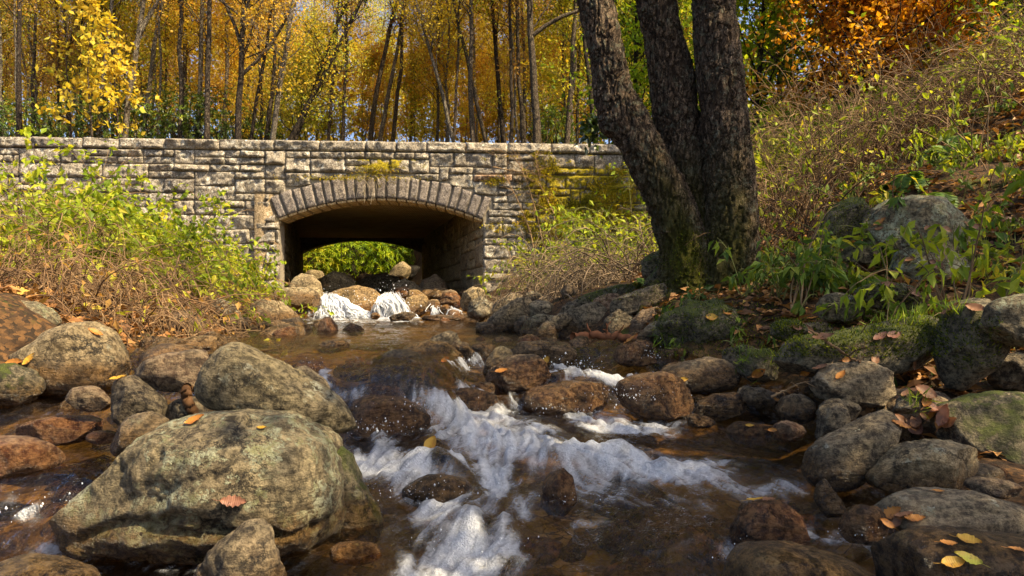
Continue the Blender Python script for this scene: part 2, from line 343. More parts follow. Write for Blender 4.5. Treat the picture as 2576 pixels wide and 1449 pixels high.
# threads of bubbles drawn out along the current: noise averaged along stream lines
gx = np.arange(-3.4, 3.4, .0045); gy = np.arange(1.12, 6.3, .0055); GX, GY = np.meshgrid(gx, gy); VX = .05+.12*GX*0; VX = VX+0*GX; VY = -.28+0*GX
for a, b, ra, rb, t, s in FOAM:
    if b > 830 or True:
        t = math.radians(t); c0 = np.array(onwater(a, b)); c1 = np.array(onwater(a+25*math.cos(t), b+25*math.sin(t)))
        if c0[1] > 6.2 or np.hypot(*(c1-c0)) < 1e-3: continue
        d = unit(c1-c0); asp = ra/rb
        if asp < 1.6: d = np.array([.1*np.sign(a-1150), -1.0])
        elif d@np.array([.35 if a > 1130 else -.35, -1]) < 0: d = -d
        d = unit(d+np.array([0, -.45])); w = s*np.exp(-((GX-c0[0])**2+(GY-c0[1])**2)/(2*.20**2)); VX += w*d[0]; VY += w*d[1]
for (hx, hy), a, b, h in HW:                                     # the current parts round the sunken stones
    w = 1.5*np.exp(-(((GX-hx)/(a*1.3))**2+((GY-hy)/(a*1.3))**2)); VX += w*(GX-hx)/a*.9
an = .7*fbm(P3(GX*3.1, GY*3.1, 4.0), 3); ca, sa = np.cos(an), np.sin(an); VX, VY = VX*ca-VY*sa, VX*sa+VY*ca
vl = np.hypot(VX, VY)+1e-6; SX, SY = VX/vl*.0052/.0045, VY/vl*.0052/.0055
def lic(seed, sm, L):
    r = np.random.default_rng(seed).normal(0, 1, GX.shape).astype(np.float32)
    for _ in range(sm): r = r+np.roll(r, 1, 0)+np.roll(r, -1, 0)+np.roll(r, 1, 1)+np.roll(r, -1, 1)
    out = r.copy(); ny, nx = GX.shape; I0, J0 = np.meshgrid(np.arange(ny, dtype=np.float32), np.arange(nx, dtype=np.float32), indexing='ij')
    for sg in (1, -1):
        I, J = I0.copy(), J0.copy()
        for k in range(L):
            ii = np.clip(I, 0, ny-1).astype(np.int32); jj = np.clip(J, 0, nx-1).astype(np.int32)
            I += sg*SY[ii, jj]; J += sg*SX[ii, jj]; out += r[np.clip(I, 0, ny-1).astype(np.int32), np.clip(J, 0, nx-1).astype(np.int32)]
    return (out-out.mean())/out.std()
LA, LB = lic(1, 1, 22), lic(2, 5, 34)
def samp(A):
    fx = np.clip((XX-gx[0])/.0045, 0, len(gx)-1.01); fy = np.clip((DD-gy[0])/.0055, 0, len(gy)-1.01); i, j = fy.astype(int), fx.astype(int); u, w = fx-j, fy-i
    return ((A[i, j]*(1-u)+A[i, j+1]*u)*(1-w)+(A[i+1, j]*(1-u)+A[i+1, j+1]*u)*w)*(DD < 6.2)
la, lb = samp(LA), samp(LB); sc_ = np.clip(DD/2.4, .6, 1.15)
ZZ += (fm*(.030*(rough-.62)+.016*fbm(P3(XX*13, DD*7, 0), 3)+.0045*lb+.0014*la)+calm*(.0016*lb+.0005*la))*sc_
# streaky cover: threads of bubbles drawn out along the flow, solid where the water tumbles
q = P3(XX+.10*fbm(p*4, 3), DD+.10*fbm(p*4+5, 3), 0)
s1 = fbm(q*np.array([15, 6.5, 1]), 5, .62)*.5+.5; s2 = fbm(q*np.array([46, 26, 1]), 4, .65)*.5+.5
fo = np.clip(fm*1.05+(.75*(s1-.5)+.35*(s2-.5)+.10*lb+.085*la)*np.clip(fm*2.4, 0, 1)-.10, 0, 1)
g = G('stream_water'); v = g.obco(); f0 = g.attr('foam')
bub = g.vor(v, 150, 'F1'); bn = g.noise(v, 90, 5, .75)
fst = g.noise(g.n('Mapping', {'Vector': v, 'Scale': (1, .38, 1)}).outputs[0], 120, 6, .72, .6)
f1 = g.math('ADD', f0, g.math('MULTIPLY', g.math('SUBTRACT', g.math('ADD', g.math('MULTIPLY', bn, .5), g.math('MULTIPLY', fst, .5)), .5), g.math('MULTIPLY', g.step(f0, .0, .3), .55)))
f2 = g.math('MULTIPLY', g.step(f1, .02, 1.05), .96)
vr = g.n('Mapping', {'Vector': v, 'Scale': (1, .55, 1)}).outputs[0]
hh = g.math('ADD', g.math('MULTIPLY', g.noise(vr, 17, 5, .6, .8), 1.0), g.math('MULTIPLY', g.noise(vr, 60, 3, .6, .5), .22))
nb = g.bump(hh, .9, .03)
gl = g.n('BsdfGlossy', {'Color': (1, 1, 1), 'Roughness': .045, 'Normal': nb}).outputs[0]
tr = g.n('BsdfTransparent', {'Color': (.86, .73, .50)}).outputs[0]
fr = g.n('Fresnel', {'IOR': 1.36, 'Normal': nb}).outputs[0]
wsh = g.n('MixShader', {0: g.math('MULTIPLY', fr, 1.0, True), 1: tr, 2: gl}).outputs[0]
fb = g.bump(g.math('ADD', bub, g.math('MULTIPLY', bn, 1.2)), .8, .012)
fd = g.pbr(g.mix(g.step(bn, .35, .7), (.60, .62, .64), (.90, .91, .92)), .35, fb, .6)
ft = g.n('BsdfTranslucent', {'Color': (.8, .83, .86)}).outputs[0]
fsh = g.n('MixShader', {0: .25, 1: fd, 2: ft}).outputs[0]
water_m = g.surf(g.n('MixShader', {0: f2, 1: wsh, 2: fsh}).outputs[0])
nr = len(Dr); idx = np.arange(nr*nc).reshape(nr, nc)
Q = np.stack([idx[:-1, :-1], idx[:-1, 1:], idx[1:, 1:], idx[1:, :-1]], -1).reshape(-1, 4)
water = obj('water', mkmesh('water', P3(XX, DD, ZZ), Q, None, {'foam': fo}, True, water_m)); tag(water, kind='structure')

# the little falls under the bridge and the spray thrown up by them and by the cascade
rng = np.random.default_rng(5)
g = G('white_water'); v = g.obco(); vv = g.n('Mapping', {'Vector': v, 'Scale': (1, 1, .3)}).outputs[0]; n1 = g.noise(vv, 28, 5, .7)
white_m0 = None
white_m = g.surf(g.n('MixShader', {0: g.step(g.math('MULTIPLY', g.math('ADD', g.math('MULTIPLY', n1, .75), g.math('MULTIPLY', g.noise(vv, 70, 4, .8), .35)), g.attr('edge')), .30, 1.1), 1: g.n('BsdfTransparent', {'Color': (.9, .85, .72)}).outputs[0], 2: g.n('MixShader', {0: .3, 1: g.pbr((.86, .88, .90), .4, g.bump(n1, .8, .03), .5), 2: g.n('BsdfTranslucent', {'Color': (.85, .87, .9)}).outputs[0]}).outputs[0]}).outputs[0])
mb = MB()
def fall(lip, base, n, r0, seed, bulge=.12):
    """one small fall as many overlapping threads of water thrown from a lip (x0,x1,y,D) to a foot (x0,x1,y,D)"""
    rg = np.random.default_rng(seed); a = rg.uniform(0, 1, n); k = 8; t = np.linspace(0, 1, k)[None]
    p0 = np.stack([(lip[0]+(lip[1]-lip[0])*a-CX)/F*lip[3], np.full(n, lip[3])+rg.normal(0, .05, n), (CY-lip[2])/F*lip[3]+rg.normal(0, .03, n)], -1)
    b = np.clip(a+rg.normal(0, .22, n), -.15, 1.15); p1 = np.stack([(base[0]+(base[1]-base[0])*b-CX)/F*base[3], np.full(n, base[3])+rg.normal(0, .10, n), (CY-base[2])/F*base[3]+rg.normal(0, .012, n)], -1)
    s0 = rg.uniform(0, .55, n)[:, None]*(rg.random(n) < .5)[:, None]; e0 = 1-(rg.uniform(0, .5, n)[:, None]*(rg.random(n) < .4)[:, None]); t = s0+(e0-s0)*t
    P = p0[:, None]*(1-t[..., None])+p1[:, None]*t[..., None]; P[..., 2] = p0[:, None, 2]+(p1-p0)[:, None, 2]*t**1.7; P[..., 1] -= bulge*np.sin(np.pi*t)*rg.uniform(.3, 1.2, n)[:, None]
    P += (.09*np.stack([fbm(P*6+seed+m_*9, 3) for m_ in range(3)], -1)*np.array([1, 1, .8])+rg.normal(0, .05, (n, 1, 3))*np.array([1, 1, .6]))*t[..., None]+rg.normal(0, .006, P.shape)
    tubes(mb, P, r0*rg.lognormal(0, .5, n)[:, None]*(.45+.9*t)*np.sin(np.pi*np.clip(np.linspace(.03, .97, k), 0, 1))[None]**.5, 4, edge=2.0)
fall((820, 842, 746, 12.35), (815, 905, 801, 11.85), 800, .0075, 1, .2); fall((820, 900, 785, 12.1), (815, 930, 802, 11.8), 300, .0065, 6, .05); fall((968, 1000, 743, 12.3), (955, 1020, 801, 11.9), 560, .0065, 2, .18); fall((945, 1030, 790, 12.1), (935, 1040, 802, 11.8), 240, .006, 7, .05); fall((1092, 1104, 772, 12.15), (1090, 1112, 796, 11.9), 60, .006, 3); fall((1130, 1142, 779, 12.0), (1126, 1152, 798, 11.7), 50, .006, 4); fall((804, 822, 782, 11.95), (798, 826, 801, 11.7), 50, .006, 5)
falls = obj('waterfall', mb.mesh('waterfall', white_m)); tag(falls, 'white water tumbling between the golden rocks below the arch', 'waterfall', kind='stuff')
oct_v = np.array([(1, 0, 0), (-1, 0, 0), (0, 1, 0), (0, -1, 0), (0, 0, 1), (0, 0, -1)], float); oct_t = np.array([(0, 2, 4), (2, 1, 4), (1, 3, 4), (3, 0, 4), (2, 0, 5), (1, 2, 5), (3, 1, 5), (0, 3, 5)])
mb = MB()
def spray(px, py, D, rx, rz, n, r):
    c0 = W(px, py, D); P = c0+np.stack([rng.normal(0, rx, n), rng.normal(-.05, rx*.6, n), np.abs(rng.normal(0, rz, n))], -1)
    n = int(n*.45); P = P[:n]; rr = r*.45*rng.lognormal(0, .55, n)
    mb.add((P[:, None]+oct_v*rr[:, None, None]*np.array([1, 1, 1.5])).reshape(-1, 3), None, (np.arange(n)[:, None, None]*6+oct_t).reshape(-1, 3), edge=2.0)
for a in [(860, 775, 12.0, .24, .16, 520, .009), (985, 772, 12.0, .20, .20, 480, .009), (1100, 785, 12, .12, .08, 120, .008), (800, 938, 3.75, .04, .04, 90, .0032), (1440, 925, 3.95, .09, .035, 220, .0032), (1580, 1000, 3.35, .09, .04, 200, .003),
          (1400, 1030, 3.4, .16, .02, 160, .003), (1090, 1020, 3.15, .10, .025, 170, .003), (960, 1080, 2.85, .09, .035, 200, .0028), (1180, 925, 4.1, .03, .04, 70, .003), (1635, 900, 4.2, .05, .04, 90, .003),
          (1060, 1235, 2.3, .10, .02, 170, .0022), (1200, 1360, 1.95, .10, .02, 150, .002), (60, 1290, 2.02, .10, .04, 120, .0022), (1440, 1250, 2.3, .05, .015, 60, .002), (2150, 1330, 2.0, .06, .012, 60, .002), (1830, 1400, 1.85, .04, .03, 70, .002)]:
    spray(*a)
drops = obj('spray_drops', mb.mesh('spray_drops', white_m)); tag(drops, 'splashes and droplets of spray above the white water', 'spray', kind='stuff')
# ================================================================ stone bridge
TH = R(3.1); ud = np.array([math.cos(TH), math.sin(TH), 0]); nd_ = np.array([math.sin(TH), -math.cos(TH), 0])   # along the wall, and out of it towards the stream
O = np.array([0, 13.4, 0]); O = O+ud*(-2.54)                     # foot of the arch's centre line
ax = unit(np.array([(835-CX)/F, 1, 0]))                         # the vault runs skew, upstream
HS, ZS, ZC = 1.97, 1.59, 2.0; RAD = (HS**2+(ZC-ZS)**2)/(2*(ZC-ZS)); ZCEN = ZC-RAD; RING = .43; RO = RAD+RING
def wp(u, z, out=0.0): return O+np.asarray(u, float)[..., None]*ud+np.asarray(z, float)[..., None]*np.array([0, 0, 1.])+np.asarray(out, float)[..., None]*nd_
def arch_z(u): return ZCEN+np.sqrt(np.maximum(RAD**2-np.asarray(u)**2, 0))
A_S = math.asin(HS/RAD)
def stone_material(name, cols, lichen=.5, moss=1.0):
    g = G(name); v = g.obco(); t = g.attr('tint')
    c = g.ramp(t, cols)
    n1 = g.noise(v, 9, 7, .7, .4); n2 = g.noise(v, 42, 5, .75); n3 = g.noise(v, 2.4, 4, .6)
    c = g.mix(g.step(n2, .36, .66), g.mix(.6, c, (0, 0, 0)), g.mix(.12, c, (1, .95, .85)))
    c = g.mix(g.math('MULTIPLY', g.step(n1, .50, .62), .62), c, (.040, .032, .024))
    li = g.math('MULTIPLY', g.step(g.noise(v, 12, 8, .76, .6), (.585-.1*lichen), (.635-.1*lichen)), g.step(n3, .36, .56))
    sp = g.step(g.math('SUBTRACT', .24, g.vor(v, 17)), 0, .06)
    li = g.math('MAXIMUM', li, g.math('MULTIPLY', sp, g.step(n3, .5, .6)))
    c = g.mix(g.math('MULTIPLY', li, .9 if lichen > .2 else .35), c, (.66, .62, .50))
    geo = g.n('NewGeometry'); nz = g.n('SeparateXYZ', {0: geo.outputs['Normal']}).outputs[2]
    mo = g.math('ADD', g.attr('moss'), g.math('MULTIPLY', nz, .18))
    mm = g.step(g.math('ADD', mo, g.math('MULTIPLY', g.math('SUBTRACT', g.noise(v, 7, 7, .72, .4), .5), 1.5)), .40, .56)
    c = g.mix(g.math('MULTIPLY', mm, moss), c, g.ramp(g.noise(v, 55, 4, .7), [(.3, (.05, .045, .004)), (.5, (.28, .22, .012)), (.7, (.50, .36, .02))]))
    h = g.math('ADD', g.math('MULTIPLY', n1, 1.3), g.math('ADD', g.math('MULTIPLY', n2, .5), g.math('MULTIPLY', mm, .6)))
    return g.surf(g.pbr(c, .88, g.bump(h, 1.0, .035), .2))
STONE = [(0, (.20, .16, .115)), (.3, (.29, .235, .165)), (.55, (.38, .315, .22)), (.8, (.45, .37, .255)), (.93, (.50, .42, .29)), (1, (.58, .34, .18))]
stone_m = stone_material('bridge_stone', STONE)
ring_m = stone_material('arch_stone', [(0, (.19, .15, .125)), (.5, (.26, .21, .17)), (1, (.35, .28, .21))], .12, .7)
inner_m = stone_material('abutment_stone', [(0, (.26, .17, .07)), (.5, (.46, .32, .14)), (1, (.62, .46, .22))], .1, .25)
g = G('mortar'); v = g.obco(); n1 = g.noise(v, 30, 5, .7)
mortar_m = g.surf(g.pbr(g.mix(n1, (.10, .08, .055), (.46, .39, .28)), .95, g.bump(n1, .6, .02), .1))
g = G('cast_concrete'); v = g.obco(); n1 = g.noise(v, 2.2, 6, .65, .6); w = g.n('TexWave', {'Vector': v, 'Scale': 5.5, 'Distortion': 1.2, 'Detail': 3.0}, wave_type='BANDS', bands_direction='X').outputs[1]
c = g.mix(g.step(n1, .38, .66), (.66, .50, .27), (.78, .64, .40)); c = g.mix(g.math('MULTIPLY', g.step(g.noise(g.n('Mapping', {'Vector': v, 'Scale': (1, 3, 1)}).outputs[0], 3, 6, .7), .55, .68), .75), c, (.05, .04, .022))
c = g.mix(g.math('MULTIPLY', w, .3), c, (.10, .08, .045))
concrete_m = g.surf(g.pbr(c, .85, g.bump(g.math('ADD', n1, w), .35, .02), .2))

def blocks(mb, fn, rects, rng, moss_fn, prot=(.01, .055), rough=.046, res=.036, gap=.006, depth=.14, edge=.020):
    """rock-faced stones: each rect (u0,u1,z0,z1,tint) becomes a cushion with a broken face; fn(u,z,out) places it"""
    for (u0, u1, z0, z1, tint) in rects:
        w, h = u1-u0-2*gap, z1-z0-2*gap
        if w < .03 or h < .03: continue
        nu, nz = max(4, int(w/res)+3), max(4, int(h/res)+3)
        a = np.linspace(0, 1, nu)[None]; b = np.linspace(0, 1, nz)[:, None]
        sk = rng.normal(0, .012, 4)
        uu = u0+gap+w*a+0*b; zz = z0+gap+h*b+0*a
        uu = uu+sk[0]*(b-.5)*2*(h > .2); zz = zz+sk[1]*(a-.5)
        ed = np.minimum(np.minimum(uu-u0-gap, u1-gap-uu), np.minimum(zz-z0-gap, z1-gap-zz)).clip(0)
        bulge = sst(ed, 0, edge)
        seed = rng.uniform(0, 99, 3)
        p = P3(uu, zz, 0)+seed
        tl = rng.normal(0, .035, 2)
        face = rng.uniform(*prot)*bulge+bulge*(rough*fbm(p*5, 4)+rough*.6*(.5-np.abs(fbm(p*9+40, 4)))+rough*.45*fbm(p*24, 3)+tl[0]*(a-.5)*.6+tl[1]*(b-.5))
        out = np.maximum(face, -.02)
        V = fn(uu, zz, out)
        i = np.arange(nu*nz).reshape(nz, nu)
        Q = np.stack([i[:-1, :-1], i[:-1, 1:], i[1:, 1:], i[1:, :-1]], -1).reshape(-1, 4)
        rim = np.concatenate([i[0], i[1:, -1], i[-1, -2::-1], i[-2:0:-1, 0]])
        back = fn(uu, zz, -depth+0*uu).reshape(-1, 3)[rim]
        n0 = nu*nz; m = len(rim); k = np.arange(m)
        Q2 = np.stack([rim, np.full(m, 0), np.full(m, 0), rim[(k+1) % m]], -1); Q2[:, 1] = n0+k; Q2[:, 2] = n0+(k+1) % m
        mb.add(np.concatenate([V.reshape(-1, 3), back]), np.concatenate([Q, Q2[:, [0, 1, 2, 3]]]), None,
               tint=tint, moss=np.concatenate([moss_fn(uu, zz).ravel(), moss_fn(uu, zz).ravel()[rim]]))
def ashlar(rng, u0, u1, z0, z1, cw=.095, ch=.138, blocked=None, big=.28):
    """random-course packing of a rectangle on a fine grid; blocked(u,z) marks cells that stay empty"""
    nu, nz = int(round((u1-u0)/cw)), int(round((z1-z0)/ch)); ch = (z1-z0)/nz; cw = (u1-u0)/nu
    occ = np.zeros((nz, nu), bool); out = []
    if blocked is not None:
        U = u0+(np.arange(nu)+.5)*cw; Z = z0+(np.arange(nz)+.5)*ch
        occ |= blocked(*np.meshgrid(U, Z))
    for j in range(nz):
        i = 0
        while i < nu:
            if occ[j, i]: i += 1; continue
            h = 2 if rng.random() < big+.2 else 1
            if rng.random() < .07: h = 3
            L = int(rng.integers(3, 6) if h == 1 else rng.integers(4, 9))+(int(rng.integers(0, 4)) if h == 1 else 0)
            k = i
            while k < nu and k-i < L and not occ[j, k]: k += 1
            if k < nu and not occ[j, k:k+2].all() and nu-k < 3: k = nu
            while h > 1 and (j+h > nz or occ[j:j+h, i:k].any()): h -= 1
            occ[j:j+h, i:k] = True
            t = float(np.clip(rng.normal(.5, .2), 0, .92)); 
            out.append((u0+i*cw, u0+k*cw, z0+j*ch, z0+(j+h)*ch, t)); i = k
    return out
bridge = thing('stone_bridge', 'grey stone bridge of rough squared blocks with one low arch over the stream', 'bridge', tuple(O))
rng = np.random.default_rng(21)
ZB, ZT, ZP = -.55, 2.90, 3.11                                   # foot of wall, under coping, top of coping
UL, UR = -8.6, 7.4
def in_ring(u, z, pad=0): return ((np.abs(u) < HS+.0) & (z < ZS+.05)) | ((np.hypot(u, z-ZCEN) < RO+pad) & (np.abs(np.arctan2(u, z-ZCEN)) < A_S*1.03) & (z > ZCEN+1)) | ((np.abs(u) < HS) & (z < arch_z(u)))
def wall_moss(u, z):
    u, z = np.asarray(u, float), np.asarray(z, float)
    m = .52*sst(u, 2.2, 3.1)*(1-sst(u, 4.6, 6.5)*.5)*(.55+.45*sst(z, .8, 1.6))*(1-.7*sst(z, 2.55, 2.85))
    m = m+.42*np.exp(-((u-.05)/.85)**2-((z-2.62)/.16)**2)+.16*sst(z, 2.5, 2.9)*np.exp(-((u-.3)/2.2)**2)
    m = m+.26*np.exp(-((u-2.6)/.45)**2-((z-.75)/.3)**2)
    return m+.10*sst(-u, 1, 6)*0+.045
rects = ashlar(rng, UL, UR, ZB, ZT, blocked=lambda u, z: in_ring(u, z, .02))
# lift the stones that meet the arch onto its back
def wfn(u, z, out):
    u = np.array(u, float)+0*np.asarray(z); z = np.array(z, float)+0*u
    r = np.hypot(u, z-ZCEN); ang = np.arctan2(u, z-ZCEN)
    hit = (np.abs(ang) < A_S+.002) & (z > ZCEN+1) & (r < RO+.012)
    tang = hit & (r*(A_S-np.abs(ang)) < RO-r); r2 = np.where(hit & ~tang, RO+.012, r); an2 = np.where(tang, np.sign(ang)*(A_S+.003), ang)
    u2, z2 = np.where(hit, r2*np.sin(an2), u), np.where(hit, ZCEN+r2*np.cos(an2), z)
    jm = (~hit) & (np.abs(u2) < HS) & (z2 < ZS); u2 = np.where(jm, np.sign(u2)*HS, u2)
    return wp(u2, z2, out)
rects = [((a, b, c_, d, 1.0) if (abs((a+b)/2-2.06) < .25 and abs((c_+d)/2-2.35) < .14) else (a, b, c_, d, t)) for a, b, c_, d, t in rects]
mb = MB(); blocks(mb, wfn, rects, rng, wall_moss)
obj('wall_stones', mb.mesh('wall_stones', stone_m, off=O), bridge)
mb = MB(); u = UL; cop = []
while u < UR:
    L = rng.uniform(.55, 1.05); cop.append((u, min(u+L, UR), ZT+.006, ZP, float(np.clip(rng.normal(.62, .15), 0, .92)))); u += L
def cfn(u, z, out): return wp(u, z, np.asarray(out)+.018)
blocks(mb, cfn, cop, rng, lambda u, z: .5*wall_moss(u, z), prot=(.02, .045), depth=.50, gap=.008)
for a, b, c_, d, t in cop:                                        # tops of the coping stones
    n = max(3, int((b-a)/.08)); uu = np.linspace(a+.008, b-.008, n)[:, None]; oo = np.linspace(.018, -.48, 8)[None]
    zz = ZP-.010+.008*fbm(P3(uu*9, oo*9, a), 3); V = wp(uu+0*oo, zz, oo+0*uu); i = np.arange(n*8).reshape(n, 8)
    mb.add(V, np.stack([i[:-1, :-1], i[:-1, 1:], i[1:, 1:], i[1:, :-1]], -1), None, tint=t, moss=.1)
obj('coping', mb.mesh('coping', stone_m, off=O), bridge)
# arch ring: dressed voussoirs
def ring(origin_fn, nst, mbx, flip=False):
    e = np.linspace(-A_S*1.0, A_S*1.0, nst+1); e[1:-1] += rng.normal(0, .005, nst-1)
    for k in range(nst):
        a0, a1 = e[k]+.0030, e[k+1]-.0030; r0 = RAD; r1 = RO+rng.uniform(-.02, .03)
        nu, nz = 9, 14; a = np.linspace(a0, a1, nu)[None]; r = np.linspace(r0, r1, nz)[:, None]
        U_ = r*np.sin(a); Z_ = ZCEN+r*np.cos(a)
        ed = np.minimum(np.minimum(a-a0, a1-a)*RAD, np.minimum(r-r0, r1-r)); o = .036*sst(ed, -.002, .014)+.006*fbm(P3(U_*14, Z_*14, k), 3)+rng.uniform(0, .012)
        V = origin_fn(U_, Z_, o); i = np.arange(nu*nz).reshape(nz, nu)
        rim = np.concatenate([i[0], i[1:, -1], i[-1, -2::-1], i[-2:0:-1, 0]]); m = len(rim); kk = np.arange(m)
        back = origin_fn(U_, Z_, -.42+0*U_).reshape(-1, 3)[rim]
        Q = np.stack([i[:-1, :-1], i[:-1, 1:], i[1:, 1:], i[1:, :-1]], -1).reshape(-1, 4)
        Q2 = np.stack([rim, nu*nz+kk, nu*nz+(kk+1) % m, rim[(kk+1) % m]], -1)
        mbx.add(np.concatenate([V.reshape(-1, 3), back]), np.concatenate([Q, Q2]), None, tint=rng.uniform(.1, .95), moss=.25*float(abs(e[k]) < .16)+.02)
mb = MB(); ring(wp, 21, mb); obj('arch_ring', mb.mesh('arch_ring', ring_m, off=O), bridge)
# concrete lip under the ring and wall core
LV = 9.35                                                          # length of the vault along its axis
def backing(shift, name, front=-.022, back=-.46, mat=mortar_m, top=ZT):
    mb = MB(); us = np.unique(np.concatenate([np.linspace(UL, -HS-.012, 12), np.linspace(-HS-.012, HS+.012, 60), np.linspace(HS+.012, UR, 10)]))
    for a, b in zip(us[:-1], us[1:]):
        ins = abs((a+b)/2) < HS+.01
        za, zb = (max(float(arch_z(a)), ZS)+.03, max(float(arch_z(b)), ZS)+.03) if ins else (ZB-.3, ZB-.3)
        uu = np.array([a, b, b, a, a, b, b, a]); zz = np.array([za, zb, top, top]*2); oo = np.array([front]*4+[back]*4)
        q = [(0, 1, 2, 3), (5, 4, 7, 6), (3, 2, 6, 7), (1, 0, 4, 5)]
        if abs(abs(a)-HS-.012) < 1e-6 or abs(abs(b)-HS-.012) < 1e-6: q += [(0, 3, 7, 4), (1, 5, 6, 2)]
        mb.add(wp(uu, zz, oo)+shift, q)
    obj(name, mb.mesh(name, mat, False, O), bridge)
backing(np.zeros(3), 'wall_core')
far = ax*LV
backing(far, 'upstream_wall', front=0, back=-.45, mat=inner_m, top=ZP)
mb = MB(); ring(lambda u, z, o: wp(u, z, -np.asarray(o)-.46)+far, 21, mb); obj('upstream_arch_ring', mb.mesh('upstream_arch_ring', ring_m, off=O), bridge)
mb = MB(); e = np.linspace(-A_S, A_S, 22)
for k in range(21):
    a = np.linspace(e[k]+.003, e[k+1]-.003, 6)
    for rr, o0, o1 in ((RAD-.035, .012, -.60),):
        V = np.concatenate([wp((RAD+dr)*np.sin(a), ZCEN+(RAD+dr)*np.cos(a), np.full(6, o)) for dr, o in ((-.004, o0), (-.035, o0-.03), (-.035, o1), (-.004, o1))])
        i = np.arange(24).reshape(4, 6); mb.add(V, np.concatenate([np.stack([i[j, :-1], i[j, 1:], i[(j+1) % 4, 1:], i[(j+1) % 4, :-1]], -1) for j in range(4)]))
obj('arch_lip', mb.mesh('arch_lip', concrete_m, False, O), bridge)
# flat ceiling, road deck, abutment walls
def prism(name, base, dz, mat):
    b = np.array(base); n = len(b); V = np.concatenate([b, b+np.array([0, 0, dz])]); i = np.arange(n)
    mb = MB(); mb.add(V, np.stack([i, (i+1) % n, n+(i+1) % n, n+i], -1))
    mb.add(V, [tuple(range(n))[::-1], tuple(range(n, 2*n))]); return obj(name, mb.mesh(name, mat, False, O), bridge)
i0 = ax*.62; w_ = np.array([HS+.10])
def at(u, z, s): return O+ud*u+np.array([0, 0, z])+ax*s
prism('vault_ceiling', [at(-HS-.1, 2.07, .47), at(HS+.1, 2.07, .47), at(HS+.1, 2.07, LV-.02), at(-HS-.1, 2.07, LV-.02)], .12, concrete_m)
g = G('asphalt'); v = g.obco(); road_m = g.surf(g.pbr(g.mix(g.noise(v, 80, 4, .7), (.03, .03, .03), (.075, .072, .068)), .9, g.bump(g.noise(v, 120, 3), .4, .01), .2))
prism('road_deck', [at(UL, 2.21, .47), at(UR, 2.21, .47), at(UR, 2.21, LV-.02), at(UL, 2.21, LV-.02)], .12, road_m)
sk = np.array([0, 0, 1.])
for sgn, nm in ((-1, 'abutment_wall'), (1, 'abutment_wall')):
    inn = unit(np.cross(ax, sk))*(-sgn)                            # into the opening
    base = O+ud*sgn*HS
    fn = lambda u, z, o, base=base, inn=inn: base+ax*np.asarray(u)[..., None]+sk*np.asarray(z)[..., None]+inn*np.asarray(o)[..., None]
    mb = MB(); r_ = ashlar(rng, .02, LV-.03, -.5, 2.06, cw=.11, ch=.19)
    blocks(mb, fn, r_, rng, lambda u, z: 0*u+.03, prot=(-.01, .03), rough=.03, res=.075, depth=.1)
    V = np.array([fn(np.array(s), np.array(z), np.array(-.035)) for s, z in ((.02, -.6), (LV-.03, -.6), (LV-.03, 2.06), (.02, 2.06))])
    mb.add(np.concatenate([V, V-inn*.4]), [(0, 1, 2, 3), (4, 7, 6, 5), (0, 3, 7, 4), (3, 2, 6, 7), (1, 5, 6, 2)], None, tint=.1, moss=0)
    obj(nm, mb.mesh(nm, inner_m, True, O), bridge)
# ================================================================ rocks
MK = dict(
 lichen=rock_mat('pale_lichen_rock', (.19, .15, .075), (.085, .06, .028), .80, (.40, .41, .27), .12, 5.0, .55, .35),
 olive=rock_mat('olive_rock', (.15, .115, .045), (.075, .055, .022), .42, (.42, .41, .30), .10, 7.5, .35, .25),
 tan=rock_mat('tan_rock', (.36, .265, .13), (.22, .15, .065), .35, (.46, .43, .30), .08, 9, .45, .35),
 grey=rock_mat('grey_rock', (.22, .18, .115), (.105, .082, .048), .45, (.42, .42, .33), .12, 9, .5, .4),
 brown=rock_mat('brown_rock', (.18, .095, .045), (.075, .040, .020), .12, (.30, .24, .17), .05, 8, .5, .35),
 russet=rock_mat('russet_rock', (.30, .14, .065), (.15, .065, .03), .08, (.34, .26, .16), .04, 8, .35, .4),
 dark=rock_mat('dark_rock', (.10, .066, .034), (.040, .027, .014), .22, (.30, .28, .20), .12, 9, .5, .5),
 gold=rock_mat('golden_rock', (.36, .20, .045), (.17, .085, .018), .12, (.45, .38, .16), .08, 9, .5, .4),
 moss=rock_mat('mossy_rock', (.12, .10, .055), (.05, .042, .024), .30, (.38, .37, .26), .62, 8, .5, .5, moss_down=.55),
 slate=rock_mat('slaty_rock', (.25, .18, .10), (.085, .058, .03), .28, (.42, .40, .30), .16, 11, .45, .85),
)
_ico = {}
def ico(s):
    if s not in _ico:
        import bmesh
        bm = bmesh.new(); bmesh.ops.create_icosphere(bm, subdivisions=s, radius=1); bm.verts.ensure_lookup_table()
        _ico[s] = (np.array([v.co for v in bm.verts]), np.array([[v.index for v in f.verts] for f in bm.faces])); bm.free()
    return _ico[s]
def E(cx, cy, rx, ry, t=0, sq=.0, n=18):
    a = np.linspace(0, 2*np.pi, n, endpoint=False); t = math.radians(t); k = 1+sq*np.cos(2*a)**2*0+sq*np.abs(np.sin(2*a))
    x, y = rx*np.cos(a)*k, ry*np.sin(a)*k
    return np.stack([cx+x*math.cos(t)-y*math.sin(t), cy+x*math.sin(t)+y*math.cos(t)], -1)
_seed = [100]
ROCKS = []
